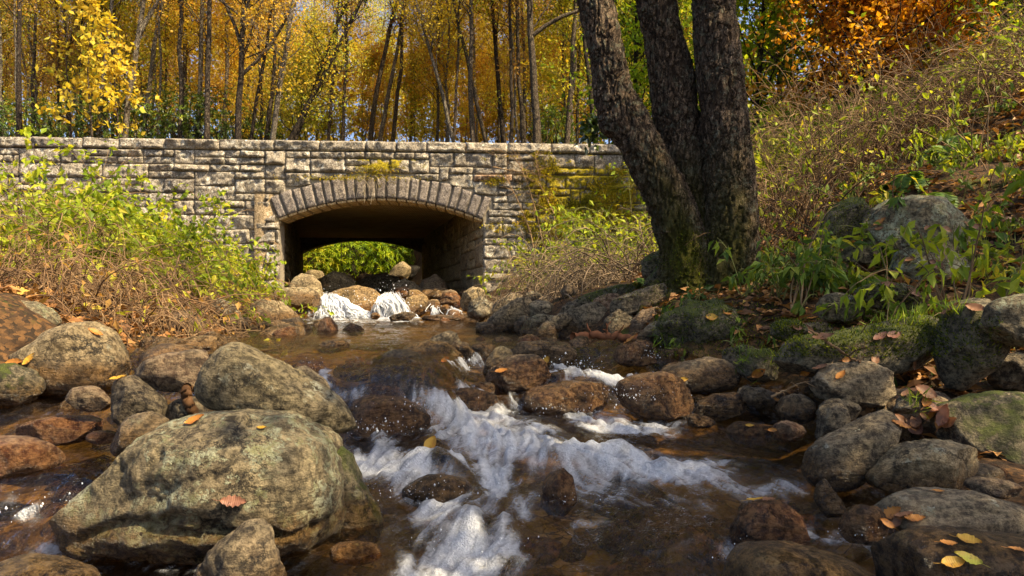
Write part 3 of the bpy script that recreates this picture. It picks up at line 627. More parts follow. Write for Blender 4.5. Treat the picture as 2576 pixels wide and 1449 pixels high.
def rock(name, label, D, mat, line, depth=.85, sub=5, rough=.06, flat=.66, cuts=15, groove=None, group=None, wet=None, ysq=.85, sink=0, cat='rock', tilt=.3):
    """a solid stone whose front outline is `line`; D is the distance of its middle"""
    _seed[0] += 1; rng = np.random.default_rng(_seed[0])
    pts = np.array(line, float); q = np.roll(pts, -1, 0); cr = pts[:, 0]*q[:, 1]-q[:, 0]*pts[:, 1]
    A = cr.sum()/2; c = np.array([((pts[:, 0]+q[:, 0])*cr).sum(), ((pts[:, 1]+q[:, 1])*cr).sum()])/(6*A)
    t = np.linspace(0, 1, 12, endpoint=False)[None, :, None]; dense = (pts[:, None]*(1-t)+q[:, None]*t).reshape(-1, 2)-c
    x, z = dense[:, 0]*D/F, -dense[:, 1]*D/F
    th = np.arctan2(z, x); rr = np.hypot(x, z); o = np.argsort(th); th, rr = th[o], rr[o]
    tb = np.linspace(-np.pi, np.pi, 181); rb = np.interp(tb, np.concatenate([th-2*np.pi, th, th+2*np.pi]), np.tile(rr, 3))
    ker = np.exp(-np.arange(-5, 6)**2/5.0); ker /= ker.sum(); rb = np.convolve(np.concatenate([rb[-6:-1], rb, rb[1:6]]), ker, 'valid')
    V, T = ico(sub); n = V
    a = np.arctan2(n[:, 2], n[:, 0]); s = np.hypot(n[:, 0], n[:, 2]); r = np.interp(a, tb, rb)*s**flat
    size = float(np.sqrt(abs(A))*D/F); dep = depth*size*.56
    P = np.stack([r*np.cos(a), dep*np.sign(n[:, 1])*np.abs(n[:, 1])**ysq, r*np.sin(a)], -1)
    P[:, [0, 2]] *= (1+.45*np.clip(P[:, 1:2], -1, 0)/D)
    for k in range(cuts):                                            # split faces
        nn = unit(np.array([rng.normal(0, .9), rng.normal(-.35, .8), rng.normal(.15, .8)])); d = P@nn; flatness = np.hypot(nn[0], nn[2])
        lim = d.max()*(rng.uniform(.62, .90)*(1-flatness**3)+rng.uniform(.86, .98)*flatness**3)
        P = P-np.clip(d-lim, 0, None)[:, None]*nn
    N = unit(P/np.array([1, 1, 1])+1e-6)
    so = rng.uniform(0, 50, 3); ca, sa = math.cos(tilt), math.sin(tilt)
    X2 = P@np.array([[ca, 0, sa], [0, 1, 0], [-sa, 0, ca]]).T
    lay = vn(np.stack([X2[:, 0]*1.2/size, X2[:, 1]*1.5/size, X2[:, 2]*7/size], -1)+so); lay2 = vn(np.stack([X2[:, 0]*2/size, X2[:, 1]*2/size, X2[:, 2]*17/size], -1)+so+7)
    dsp = fbm(P*2.2/size+so, 5)*rough*1.0+(1-np.abs(fbm(P*3.1/size+so+9, 4)))**4*-rough*.55+lay*rough*.32+lay2*rough*.14+fbm(P*11/size+so, 4)*rough*.22
    P = P+N*(dsp*size)[:, None]
    for gx, gw, gd in (groove or []):
        gp = (np.array(gx, float)-c)*np.array([1, -1])*D/F; best = np.full(len(P), 9.0); xz = P[:, [0, 2]]+.015*size*fbm(P*14/size, 3)[:, None]
        for p0, p1 in zip(gp[:-1], gp[1:]):
            e = p1-p0; tt = np.clip(((xz-p0)@e)/(e@e), 0, 1); best = np.minimum(best, np.linalg.norm(xz-p0-tt[:, None]*e, axis=1))
        P = P+np.array([0, 1., 0])*(gd*np.exp(-(best/gw)**2)*(n[:, 1] < .1))[:, None]
    C = W(c[0], c[1], D)-np.array([0, 0, sink])
    o = obj(name, mkmesh(name, P, None, T, None, True, MK[mat]), None, C)
    o['wet_z'] = float(wl(C[0], C[1])) if wet is None else float(wet)
    tag(o, label, cat, group); ROCKS.append(o)
    return o
B, K, SL = 'boulder', 'rock', 'stone_slab'
DRY = -9.0
# left front
rock(B, 'huge rounded boulder with pale green lichen filling the lower left of the stream', 2.12, 'lichen', [(165,1300),(175,1245),(232,1187),(300,1130),(370,1085),(480,1050),(620,1038),(720,1048),(800,1073),(845,1120),(868,1200),(870,1265),(850,1330),(800,1372),(720,1395),(600,1400),(450,1395),(300,1380),(190,1350)], .95, 7, .045, .62, 5, ysq=.75, tilt=.15, wet=-.72, groove=[([(520,1235),(580,1225),(640,1258),(720,1275),(800,1290),(850,1275)], .012, .035), ([(300,1300),(420,1255),(520,1252),(600,1268)], .016, .030), ([(250,1185),(330,1120),(450,1080)], .012, .012), ([(160,1290),(300,1330),(480,1330),(640,1318)], .03, .03), ([(500,1210),(560,1160),(640,1140)], .02, .012)])
rock(SL, 'wedge shaped olive slab with white lichen spots lying on top of the huge boulder', 2.3, 'olive', [(500,968),(508,930),(530,893),(565,860),(598,858),(660,893),(720,922),(780,952),(830,983),(862,1018),(880,1050),(892,1082),(900,1106),(868,1110),(815,1090),(760,1062),(680,1047),(600,1042),(530,1025),(500,1000)], .8, 6, .04, .55, 6, wet=DRY, tilt=-.45)
rock(K, 'dark mossy rock wedged against the right side of the huge boulder', 2.2, 'moss', [(800,1090),(845,1095),(880,1140),(908,1220),(950,1290),(970,1340),(955,1362),(890,1360),(840,1360),(800,1300)], .8, 5, .05, wet=-.70)
rock(K, 'thin dark rock behind the sloping edge of the wedge slab', 2.55, 'dark', [(735,915),(770,922),(810,950),(838,985),(835,1000),(800,985),(760,950)], .7, 4, wet=DRY)
rock(B, 'smooth brown rounded boulder just left of the wedge slab', 2.62, 'brown', [(322,942),(370,905),(430,884),(490,879),(532,889),(548,930),(545,965),(520,985),(420,982),(350,968)], .9, 5, .03, wet=DRY)
rock(K, 'dark grey egg shaped rock under the left end of the brown boulder', 2.5, 'dark', [(268,985),(288,950),(320,943),(362,968),(402,1008),(418,1050),(400,1085),(340,1085),(305,1062),(280,1022)], .9, 5, .035)
rock(K, 'small oblong dark brown rock pointing left over the shallow channel', 2.62, 'brown', E(225, 1004, 60, 30, 14), .9, 5, .04, wet=-.53)
rock(K, 'small grey rounded rock tucked behind the top left of the huge boulder', 2.32, 'grey', [(278,1130),(300,1075),(330,1045),(370,1034),(400,1044),(425,1068),(420,1110),(360,1150),(290,1150)], .9, 5, .04, wet=-.52)
rock(K, 'dark gap filling rock below the brown boulder and wedge slab', 2.55, 'dark', E(465, 1035, 60, 38, -20), .9, 4, .05)
rock(K, 'long low wet russet rock barely above the left channel', 2.65, 'russet', E(148, 1082, 118, 38, -6), .9, 5, .035, wet=-.46)
rock(K, 'smooth flat orange brown rock cut by the left edge of the picture', 2.3, 'russet', [(-90,1120),(-20,1100),(60,1100),(120,1114),(156,1146),(150,1175),(100,1200),(0,1215),(-90,1210)], 1.0, 5, .02, wet=-.57)
rock(K, 'little reddish stone awash between the russet and the grey rounded rock', 2.5, 'russet', E(258, 1100, 40, 18), .9, 4, .03, wet=-.50)
rock(K, 'pointed dark rock with mossy crest at the foot of the huge boulder', 1.74, 'slate', [(450,1500),(495,1410),(555,1352),(618,1314),(650,1310),(682,1345),(708,1400),(735,1500),(640,1540),(480,1540)], .8, 5, .06, .7, 5, wet=-.76, tilt=1.0)
rock(K, 'flat orange stone under shallow water right of the huge boulder', 1.98, 'gold', E(890, 1392, 78, 26), .9, 4, .03)
rock(K, 'wet olive rock hump in the bottom left corner', 1.66, 'olive', [(-80,1500),(-40,1425),(40,1402),(130,1412),(230,1450),(260,1520),(100,1560)], .9, 5, .03, wet=-.70)
rock(B, 'tan sunlit boulder with round top at the left shore', 3.5, 'tan', [(48,892),(80,862),(130,838),(180,813),(222,808),(262,830),(292,870),(312,920),(306,955),(270,985),(200,998),(120,1000),(72,940)], .95, 6, .035, .6, 4, wet=-.40, tilt=-.5)
rock(B, 'grey lichen boulder at the left edge above the tan sunlit boulder', 4.0, 'lichen', [(-60,770),(20,750),(80,757),(125,775),(147,806),(122,838),(70,856),(20,840),(-50,830)], .9, 5, .04, wet=DRY)
rock(K, 'low mossy rock at the left edge below the tan sunlit boulder', 3.25, 'moss', [(-60,935),(40,913),(80,934),(104,985),(66,1022),(-50,1030)], .9, 5, .05, wet=-.50)
rock(SL, 'flat layered tan slab behind the brown boulder', 4.5, 'tan', [(372,897),(400,872),(440,856),(500,843),(545,843),(562,865),(545,890),(470,905),(390,907)], .9, 5, .03, wet=-.34)
rock(K, 'small upright pale rock beside the tan sunlit boulder', 4.0, 'grey', [(322,930),(330,893),(342,872),(358,880),(372,915),(368,935)], .9, 4, .06, wet=-.34)
rock(B, 'smooth dark grey boulder leaning out of the bramble on the left shore', 6.4, 'dark', [(398,800),(415,772),(452,768),(492,788),(517,815),(528,838),(482,848),(430,842)], .9, 5, .035, wet=DRY)
rock(K, 'pale sunlit upright rock half hidden by the leafy bank', 8.6, 'tan', [(420,730),(428,670),(445,640),(480,645),(500,690),(505,735),(460,745)], .9, 5, .05, wet=DRY)
rock(B, 'large tan boulder sloping to the water below the left abutment', 9.4, 'tan', [(612,790),(622,764),(660,750),(702,758),(742,784),(762,808),(700,815),(630,815)], .9, 5, .03, wet=-.25)
rock(K, 'blocky golden grey rock in front of the left abutment', 11.4, 'tan', [(688,740),(694,726),(720,722),(792,723),(806,744),(808,770),(765,782),(700,775)], .8, 5, .03, .45, wet=.02)
rock(K, 'long low tan rock at the left edge of the pool', 7.3, 'tan', [(645,830),(690,806),(750,799),(787,825),(790,842),(705,850),(650,846)], .9, 5, .035)
rock(K, 'pointed russet stone standing in the pool edge', 7.1, 'russet', [(798,842),(805,806),(820,792),(840,803),(854,838),(830,850)], .9, 4, .05)
rock(K, 'low dark brown stone right of the pointed russet stone', 7.2, 'brown', [(850,838),(880,812),(906,820),(926,840),(890,846)], .9, 4, .04)
rock(K, 'small brown stone at the waterline below the sloping tan stones', 7.2, 'tan', E(622, 836, 30, 16), .9, 4, .04)
rock(K, 'tilted tan stone on the left shore', 8.4, 'tan', E(585, 808, 52, 24, 32), .9, 5, .05, wet=DRY)
rock(K, 'brown tilted stone beneath the dead branch', 7.6, 'grey', E(545, 815, 48, 17, 38), .9, 4, .05, wet=DRY)
rock(K, 'small orange stone in front of the large sloping tan boulder', 8.8, 'russet', E(640, 797, 26, 14, 10), .9, 4, .04)
rock(K, 'dark blue grey stone breaking the middle of the pool', 4.75, 'dark', E(838, 872, 46, 17, -4), .9, 5, .05)
# around the arch
rock(B, 'rounded tan boulder against the left abutment foot', 12.7, 'tan', [(722,735),(735,700),(758,686),(785,690),(803,712),(818,760),(770,775),(728,765)], .9, 5, .05, wet=DRY)
rock(K, 'sunlit lichened boulder just inside the arch', 15.2, 'tan', [(800,725),(812,694),(840,681),(872,688),(900,715),(880,735),(820,735)], .9, 5, .05, wet=DRY)
rock(B, 'golden boulder splitting the two little falls', 12.35, 'gold', [(808,765),(822,738),(855,724),(900,718),(940,728),(968,750),(972,780),(950,806),(890,812),(835,808)], .7, 5, .035, .5, wet=-.16)
rock(K, 'golden angular rock right of the little falls', 12.2, 'gold', [(1012,765),(1022,748),(1045,742),(1066,736),(1082,752),(1078,785),(1040,802),(1018,795)], .8, 5, .05, wet=-.2)
rock(K, 'small golden rock beside the angular golden rock', 12.0, 'gold', E(1092, 768, 17, 17), .9, 4, .06, wet=-.1)
rock(K, 'golden brown stone where the last trickle falls', 11.9, 'gold', E(1120, 782, 17, 19, 20), .9, 4, .06, wet=-.1)
rock(K, 'reddish stone at the right end of the falls', 11.6, 'russet', E(1142, 792, 17, 14), .9, 4, .06)
rock(K, 'little orange stone standing in the foam of the falls', 11.2, 'gold', E(944, 795, 13, 9), .9, 4, .05)
rock(K, 'dark wet stone in front of the foam of the falls', 10.2, 'dark', E(1012, 798, 40, 12, -8), .9, 4, .06)
rock(K, 'low dark ledge stone along the pool below the trickle', 10.4, 'brown', E(1110, 800, 70, 8), .9, 4, .05)
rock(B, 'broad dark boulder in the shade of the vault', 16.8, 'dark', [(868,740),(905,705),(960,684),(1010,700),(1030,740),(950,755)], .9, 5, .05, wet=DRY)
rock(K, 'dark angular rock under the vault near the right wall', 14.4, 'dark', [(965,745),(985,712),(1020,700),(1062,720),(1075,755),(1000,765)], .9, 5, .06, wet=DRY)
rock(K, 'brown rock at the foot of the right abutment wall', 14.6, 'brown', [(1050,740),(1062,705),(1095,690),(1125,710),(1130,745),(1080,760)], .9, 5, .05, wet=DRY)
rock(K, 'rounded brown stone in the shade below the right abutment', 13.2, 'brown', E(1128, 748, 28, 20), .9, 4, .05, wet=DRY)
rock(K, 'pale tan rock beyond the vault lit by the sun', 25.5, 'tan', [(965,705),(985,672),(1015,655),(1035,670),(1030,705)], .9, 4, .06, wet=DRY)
rock(K, 'sunlit flat rocks upstream at the far right of the vault', 27, 'tan', E(1038, 688, 34, 20), .9, 4, .08, wet=DRY)
rock(K, 'low golden stone upstream of the vault on the left', 23.5, 'gold', E(920, 700, 30, 12), .9, 4, .06, wet=DRY)
rock(K, 'small tan stone upstream beside the rhododendron', 23.8, 'tan', E(790, 692, 26, 14), .9, 4, .06, wet=DRY)
rock(K, 'rounded pale rock at the right abutment foot', 11.2, 'tan', [(1152,765),(1165,735),(1190,720),(1215,728),(1228,755),(1200,785),(1165,785)], .9, 5, .05, wet=-.2)
rock(K, 'grey brown rock in front of the right abutment', 9.8, 'grey', [(1168,795),(1180,760),(1210,745),(1240,758),(1248,790),(1210,808)], .9, 5, .05)
rock(K, 'small round grey stone right of the pool outlet', 9.2, 'grey', E(1212, 786, 22, 17), .9, 4, .05)
# right of the pool
rock(SL, 'upright layered slab leaning right beside the pool', 6.9, 'slate', [(1205,845),(1225,810),(1258,778),(1300,750),(1335,744),(1345,772),(1318,818),(1285,848),(1240,852)], .55, 5, .05, .6, 5, tilt=.75)
rock(SL, 'rounded slab behind the leaning layered slab', 8.2, 'slate', [(1225,800),(1248,758),(1280,738),(1318,742),(1328,765),(1268,805)], .8, 5, .05, tilt=.8, wet=DRY)
rock(K, 'square dark stone at the foot of the leaning layered slab', 6.6, 'dark', [(1192,842),(1196,812),(1230,806),(1246,820),(1240,848)], .9, 4, .05, .45)
rock(K, 'pale grey lichen rock right of the leaning slab', 6.3, 'lichen', [(1298,845),(1325,805),(1360,784),(1398,792),(1410,830),(1395,858),(1330,860)], .9, 5, .05)
rock(K, 'small pointed brown rock in front of the pale grey lichen rock', 5.7, 'slate', [(1340,862),(1352,825),(1375,805),(1396,815),(1402,860),(1370,875)], .9, 5, .07, tilt=1.2)
rock(SL, 'big dark slab with pale spots sloping down to the pool', 6.0, 'slate', [(1395,850),(1402,808),(1430,783),(1482,763),(1532,752),(1560,775),(1555,825),(1505,852),(1440,858)], .8, 5, .045, .55, tilt=.4)
rock(SL, 'long sloping slab like a fallen log with moss on its back', 5.55, 'slate', [(1505,785),(1520,762),(1570,742),(1640,718),(1700,706),(1725,718),(1715,748),(1660,772),(1590,792),(1525,803)], .7, 5, .035, .6, tilt=.4, wet=DRY)
rock(SL, 'upper mossy slab lying behind the long sloping slab', 6.2, 'moss', [(1425,765),(1470,740),(1530,722),(1595,710),(1618,722),(1570,750),(1495,772)], .8, 5, .05, tilt=.35, wet=DRY)
rock(K, 'dark stone under the long sloping slab', 5.5, 'dark', E(1560, 815, 45, 36, -25), .9, 5, .05)
rock(K, 'rounded brown stone under the right end of the long slab', 5.3, 'brown', [(1580,850),(1590,805),(1620,775),(1660,768),(1680,795),(1660,850),(1610,862)], .9, 5, .05)
rock(K, 'mossy dark boulder beside the left foot of the big tree', 6.1, 'moss', [(1608,700),(1618,655),(1655,628),(1695,632),(1715,670),(1712,715),(1640,718)], .9, 5, .05, wet=DRY)
rock(K, 'pale slanting stone at the foot of the root bank', 4.9, 'grey', [(1590,880),(1600,845),(1640,810),(1680,800),(1690,825),(1650,865),(1610,888)], .9, 5, .05)
# mid cascade
rock(K, 'thin dark slab on top of the middle rocks', 4.55, 'dark', [(1066,866),(1090,845),(1130,831),(1160,843),(1166,866),(1120,876)], .8, 5, .04, wet=DRY)
rock(B, 'rear mossy brown boulder of the middle rocks', 4.25, 'olive', [(985,905),(1008,866),(1080,857),(1132,866),(1168,895),(1180,940),(1165,965),(1050,965),(995,940)], .85, 5, .05)
rock(B, 'low brown boulder with a pale lichen patch in the middle rocks', 3.92, 'olive', [(905,945),(920,912),(962,884),(1030,878),(1092,900),(1132,930),(1152,962),(1132,990),(1040,998),(960,980)], .9, 5, .045, wet=-.36)
rock(K, 'dark wet front rock of the middle rocks', 3.68, 'dark', [(982,985),(992,935),(1020,905),(1055,900),(1072,935),(1070,985),(1030,1000)], .9, 5, .05, wet=-.40)
rock(K, 'dark stone at the gap in the cascade', 4.5, 'dark', [(1176,905),(1185,870),(1215,858),(1245,870),(1250,905),(1210,920)], .9, 5, .05)
rock(K, 'narrow upright olive rock right of the gap in the cascade', 4.15, 'olive', [(1210,950),(1222,905),(1248,872),(1275,865),(1292,890),(1280,940),(1240,965)], .9, 5, .05, wet=-.42)
rock(K, 'flat topped grey green rock at the head of the cascade', 4.45, 'grey', [(1284,895),(1298,862),(1360,855),(1430,863),(1460,890),(1455,925),(1380,930),(1305,925)], .9, 5, .04, .5, wet=-.34)
rock(B, 'layered russet brown rock with leaves in the centre of the cascade', 3.88, 'brown', [(1205,965),(1232,925),(1280,900),(1340,890),(1386,903),(1392,938),(1370,975),(1300,990),(1225,988)], .85, 5, .05, tilt=.35, wet=-.42)
rock(K, 'wet brown rock in the chute below the driftwood', 4.3, 'brown', [(1535,905),(1555,870),(1590,848),(1635,858),(1660,890),(1645,920),(1580,925)], .9, 5, .05, wet=-.26)
rock(B, 'broad dark ledge rock at the foot of the root bank', 3.85, 'slate', [(1630,945),(1700,910),(1780,898),(1852,910),(1886,940),(1860,975),(1780,992),(1690,990),(1640,970)], .85, 5, .045, wet=-.46)
rock(B, 'rounded wet brown boulder right of the cascade', 3.5, 'brown', [(1540,985),(1562,958),(1605,942),(1662,936),(1722,954),(1752,986),(1745,1030),(1690,1056),(1610,1050),(1560,1025)], .9, 5, .04, wet=-.46)
rock(B, 'sunken brown boulder under the right sheet of water', 3.68, 'brown', E(1428, 1005, 128, 46, -5), .9, 5, .04, wet=-.3)
rock(K, 'sunken brown boulder under the middle sheet of water', 3.62, 'brown', E(1160, 1012, 98, 36), .9, 5, .04, wet=-.3)
rock(B, 'sunken brown boulder under the smooth sheet beside the wedge slab', 3.2, 'brown', [(850,1070),(870,1020),(940,992),(1020,1000),(1090,1040),(1110,1085),(1020,1110),(900,1110)], .9, 5, .04, wet=-.3)
rock(K, 'small dark rock carrying one yellow leaf in the white water', 2.92, 'dark', [(1035,1150),(1052,1115),(1090,1103),(1125,1120),(1146,1150),(1100,1170)], .9, 5, .05, wet=-.58)
rock(K, 'round dark rock with water curling round it', 2.4, 'brown', [(1358,1270),(1366,1212),(1390,1184),(1420,1177),(1442,1200),(1456,1262),(1420,1295),(1375,1292)], .9, 5, .03, wet=-.62)
rock(K, 'sunken rock under the left hump of white water', 2.45, 'dark', E(1100, 1240, 90, 46), .9, 5, .04, wet=-.5)
rock(SL, 'flat wet slab with fallen leaves near the right shore', 3.25, 'brown', [(1825,1085),(1850,1060),(1960,1072),(2002,1102),(2016,1132),(1950,1140),(1850,1120)], .8, 5, .03, .5, wet=-.56)
rock(K, 'dark wet ledge with a thin trickle at the right shore', 3.5, 'dark', [(1735,1050),(1750,1012),(1800,992),(1870,985),(1900,1000),(1860,1040),(1800,1065)], .9, 5, .04, wet=-.5)
# right bank
rock(SL, 'long mossy slab with bright grass on its back on the right bank', 3.35, 'moss', [(1942,905),(1955,868),(2010,846),(2100,836),(2200,818),(2300,797),(2372,790),(2396,830),(2385,880),(2330,915),(2200,945),(2050,955),(1975,940)], .7, 6, .035, .5, wet=DRY, tilt=.1)
rock(K, 'upright rock with pale bare top standing at the right end of the mossy slab', 3.1, 'moss', [(2372,900),(2382,790),(2400,748),(2450,738),(2502,754),(2525,800),(2515,870),(2480,935),(2440,985),(2395,985)], .8, 5, .04, .55, wet=DRY)
rock(B, 'lichened boulder cut by the right edge above the dark hollow', 2.9, 'lichen', [(2465,795),(2498,760),(2560,738),(2640,735),(2680,800),(2660,870),(2570,876),(2525,858),(2485,825)], .9, 5, .04, wet=DRY)
rock(K, 'dark grey layered rock with whitish stains below the mossy slab', 3.05, 'slate', [(2022,960),(2050,926),(2110,906),(2200,910),(2255,935),(2250,985),(2205,1025),(2120,1025),(2050,1000)], .9, 5, .05, wet=DRY)
rock(K, 'dark rock in the shade left of the leaning wedge rock', 3.05, 'dark', E(2005, 1030, 52, 40), .9, 5, .05, wet=-.56)
rock(K, 'dark pointed rock behind the leaning wedge rock', 2.85, 'dark', [(2052,1110),(2060,1040),(2085,1003),(2120,1012),(2140,1080),(2130,1125)], .8, 5, .05, wet=DRY)
rock(B, 'wedge shaped brown rock leaning right over the right shore', 2.52, 'slate', [(2024,1200),(2030,1150),(2068,1105),(2130,1074),(2200,1038),(2242,1028),(2262,1058),(2250,1098),(2205,1155),(2155,1215),(2120,1236),(2050,1230)], .7, 6, .035, .55, 4, wet=-.66, tilt=.6)
rock(B, 'rounded tan grey rock right of the leaning wedge rock', 2.4, 'tan', [(2176,1198),(2210,1163),(2260,1124),(2330,1106),(2402,1113),(2454,1130),(2468,1172),(2432,1212),(2362,1238),(2262,1242),(2198,1230)], .85, 6, .04, .6, 4, wet=-.70)
rock(B, 'big dark moss streaked boulder at the right edge', 2.75, 'moss', [(2342,1055),(2380,1014),(2440,993),(2520,983),(2650,1000),(2700,1100),(2650,1200),(2520,1200),(2450,1150),(2365,1110)], .9, 5, .04, wet=DRY)
rock(K, 'dark rock in the hollow below the lichened boulder', 3.1, 'dark', E(2560, 935, 80, 48), .9, 5, .05, wet=DRY)
rock(SL, 'long low brown slab with layered edge at the lower right', 2.08, 'slate', [(2140,1290),(2200,1250),(2340,1236),(2450,1238),(2560,1268),(2640,1300),(2660,1380),(2500,1378),(2400,1352),(2290,1330),(2180,1320)], .8, 5, .035, .5, wet=-.80, tilt=-.15)
rock(K, 'rounded red brown wet rock with a leaf on top in the lower right water', 2.03, 'russet', [(1828,1360),(1838,1296),(1870,1264),(1920,1252),(1972,1263),(2012,1290),(2032,1340),(2024,1385),(1950,1392),(1875,1385)], .9, 5, .035, .6, wet=-.60)
rock(K, 'thin dark upright shard left of the long low brown slab', 2.2, 'dark', [(2046,1260),(2052,1205),(2066,1193),(2092,1225),(2124,1272),(2132,1305),(2080,1305)], .6, 5, .04, wet=-.66)
rock(K, 'small rounded rock with wet shine beside the leaf pile', 1.98, 'brown', [(2112,1335),(2130,1295),(2170,1270),(2210,1275),(2236,1310),(2232,1350),(2180,1365),(2130,1360)], .9, 5, .04, wet=-.64)
rock(SL, 'flat dark wet slab scattered with yellow leaves in the bottom right corner', 1.72, 'dark', [(2205,1420),(2218,1350),(2280,1326),(2400,1336),(2530,1356),(2680,1376),(2700,1560),(2300,1560),(2225,1490)], .8, 5, .03, .5, wet=-.60)
rock(B, 'broad sunken boulder with water sliding over it at the bottom right', 1.74, 'olive', [(1770,1540),(1815,1425),(1880,1374),(1980,1366),(2080,1394),(2180,1432),(2250,1490),(2270,1560),(2000,1600)], .9, 5, .03, wet=-.55)
rock(B, 'upper lichened boulder in the leaf litter of the right bank', 4.8, 'lichen', [(2165,575),(2180,528),(2220,502),(2280,492),(2360,500),(2420,540),(2445,610),(2430,690),(2380,720),(2300,700),(2240,660),(2190,620)], .9, 6, .04, .6, wet=DRY)
rock(K, 'lower lichen spotted boulder under the upper boulder of the right bank', 4.45, 'lichen', [(2235,670),(2262,630),(2330,612),(2400,625),(2440,660),(2445,725),(2390,750),(2300,740)], .9, 5, .05, wet=DRY)
rock(K, 'bright moss covered hump left of the upper boulder', 5.1, 'moss', [(2060,600),(2072,545),(2110,505),(2160,490),(2185,520),(2170,580),(2110,625)], .9, 5, .05, wet=DRY)
rock(K, 'small mossy stone on the right bank beside the tree foot', 4.7, 'moss', E(2165, 640, 50, 30), .9, 4, .06, wet=DRY)
rock(K, 'half buried brown stone on the right bank above the mossy slab', 4.0, 'olive', E(2115, 775, 62, 38), .9, 5, .06, wet=DRY)
rock(K, 'flat shaded stone in the leaf litter above the mossy slab', 3.9, 'moss', E(2240, 745, 90, 34, 4), .9, 5, .05, wet=DRY)
rock(K, 'round mossy cushion stone left above the mossy slab', 3.8, 'moss', E(1985, 830, 48, 28), .9, 4, .06, wet=DRY)
rock(B, 'mossy earth covered rock of the root bank under the big tree', 4.7, 'moss', [(1640,870),(1670,800),(1730,760),(1810,750),(1900,790),(1950,850),(1930,905),(1800,920),(1680,905)], .9, 5, .09, wet=DRY)
rock(K, 'rounded mossy stone where the bank meets the ledge rock', 3.75, 'moss', [(1850,930),(1880,880),(1930,870),(1965,900),(1960,950),(1900,965)], .9, 5, .06, wet=DRY)
for i, (lab, D, mat, ol, kw) in enumerate([
 ('dark layered slab lying low between the pale grey lichen rock and the big spotted slab', 5.9, 'slate', E(1405, 812, 42, 20, -28), {}),
 ('dark slab wedged under the foot of the upper mossy slab', 6.5, 'dark', E(1450, 775, 60, 22, -25), {}),
 ('brown tilted stone over the square dark stone', 7.4, 'brown', E(1355, 772, 40, 18, -30), {}),
 ('dark stone between the leaning slab and the pale grey lichen rock', 6.6, 'dark', E(1318, 822, 28, 26, -60), {}),
 ('dark angular stone at the water below the rounded brown stone', 5.0, 'dark', E(1600, 855, 46, 22, -18), {}),
 ('long dark ledge at the waterline under the big spotted slab', 5.6, 'dark', E(1500, 850, 90, 14, -4), {}),
 ('mossy ridge stone rising to the left foot of the big tree', 5.8, 'moss', E(1680, 690, 70, 26, -25), {}),
 ('dark jagged stone under the root bank at the chute', 4.5, 'dark', E(1690, 905, 56, 30, -15), {}),
 ('flat dark ledge right of the wet brown rock in the chute', 4.1, 'slate', E(1720, 925, 60, 18, -8), {}),
 ('dark stone in the shadow behind the broad dark ledge rock', 4.0, 'dark', E(1880, 905, 60, 34, 10), {}),
 ('dark stone between the ledge rock and the flat wet slab', 3.5, 'dark', E(1905, 1000, 52, 28, 12), {}),
 ('small russet stone at the waterline left of the leaning wedge rock', 2.9, 'russet', E(1985, 1085, 44, 26, 10), {}),
 ('dark stone filling the gap under the layered rock with whitish stains', 2.95, 'dark', E(2110, 1030, 60, 30), {}),
 ('little dark rock in front of the thin slab of the middle rocks', 4.35, 'dark', E(1160, 880, 34, 22, 10), {}),
 ('small wet brown rock at the foot of the narrow upright olive rock', 3.75, 'brown', E(1205, 985, 44, 22, -12), {}),
 ('wet dark rock breaking the sheet left of the middle rocks', 3.85, 'dark', E(880, 940, 52, 20, 12), {}),
 ('flat wet rock behind the smooth sheet of water', 3.6, 'brown', E(960, 985, 66, 20, 8), {}),
 ('small dark rock at the right end of the cascade foam', 3.3, 'dark', E(1760, 1060, 38, 18), {}),
 ('dark slanting stone below the upright rock at the right', 2.8, 'slate', E(2300, 1010, 60, 26, -20), {}),
 ('brown stone between the rounded tan grey rock and the long low slab', 2.25, 'brown', E(2500, 1225, 70, 26, 6), {}),
 ('grey stone lying behind the smooth dark boulder of the left shore', 7.0, 'grey', E(560, 780, 44, 26, 25), {}),
 ('tan stone at the waterline below the dead branch', 6.6, 'tan', E(520, 850, 36, 14, 8), {})]):
    rock(K, lab, D, mat, ol, .9, 5, .07, .6, wet=None, tilt=.4, **kw)
# little stones, much alike
rng = np.random.default_rng(77); prot = []
for k, mk in enumerate(['brown', 'tan', 'dark', 'grey', 'russet', 'slate']):
    o = rock('cobble', None, 3, mk, E(1288, 760, 60, 42, 0, .12), 1.0, 4, .06); prot.append(o); ROCKS.remove(o)
spots = []; sunk = []
for px, py, n, sx, sy, sz in [(2310, 1085, 10, 40, 22, .055), (2420, 1235, 5, 50, 12, .05), (1180, 800, 10, 50, 10, .09), (700, 828, 12, 90, 10, .08), (1330, 858, 7, 60, 6, .06), (560, 850, 8, 60, 10, .06), (1480, 862, 5, 60, 6, .06),
                              (1090, 745, 12, 60, 10, .12), (900, 725, 12, 90, 12, .13), (420, 880, 6, 40, 10, .06), (1700, 1000, 6, 60, 16, .05), (300, 1010, 6, 60, 18, .045), (1950, 990, 6, 60, 20, .06), (1420, 770, 8, 60, 18, .09), (2080, 860, 5, 80, 8, .05)]:
    for i in range(n): spots.append((rng.normal(px, sx), rng.normal(py, sy), sz*rng.lognormal(0, .35)))
def onground(px, py):
    D = np.geomspace(1.3, 30, 1500); X = (px-CX)/F*D; z = np.maximum(ground_z(X, D, False), np.where((X > XL(D)) & (X < XR(D)), wl(X, D), -99)); e = (CY-z*F/D)-py
    i = np.where((e[:-1] > 0) & (e[1:] <= 0))[0]
    k = i[0] if len(i) else int(np.argmin(np.abs(e))); return float(X[k]), float(D[k])
for i in range(60): sunk.append((rng.uniform(1180, 2050), rng.uniform(1180, 1449), .055*rng.lognormal(0, .45)))
for i in range(24): sunk.append((rng.uniform(600, 1450), rng.uniform(840, 960), .06*rng.lognormal(0, .45)))
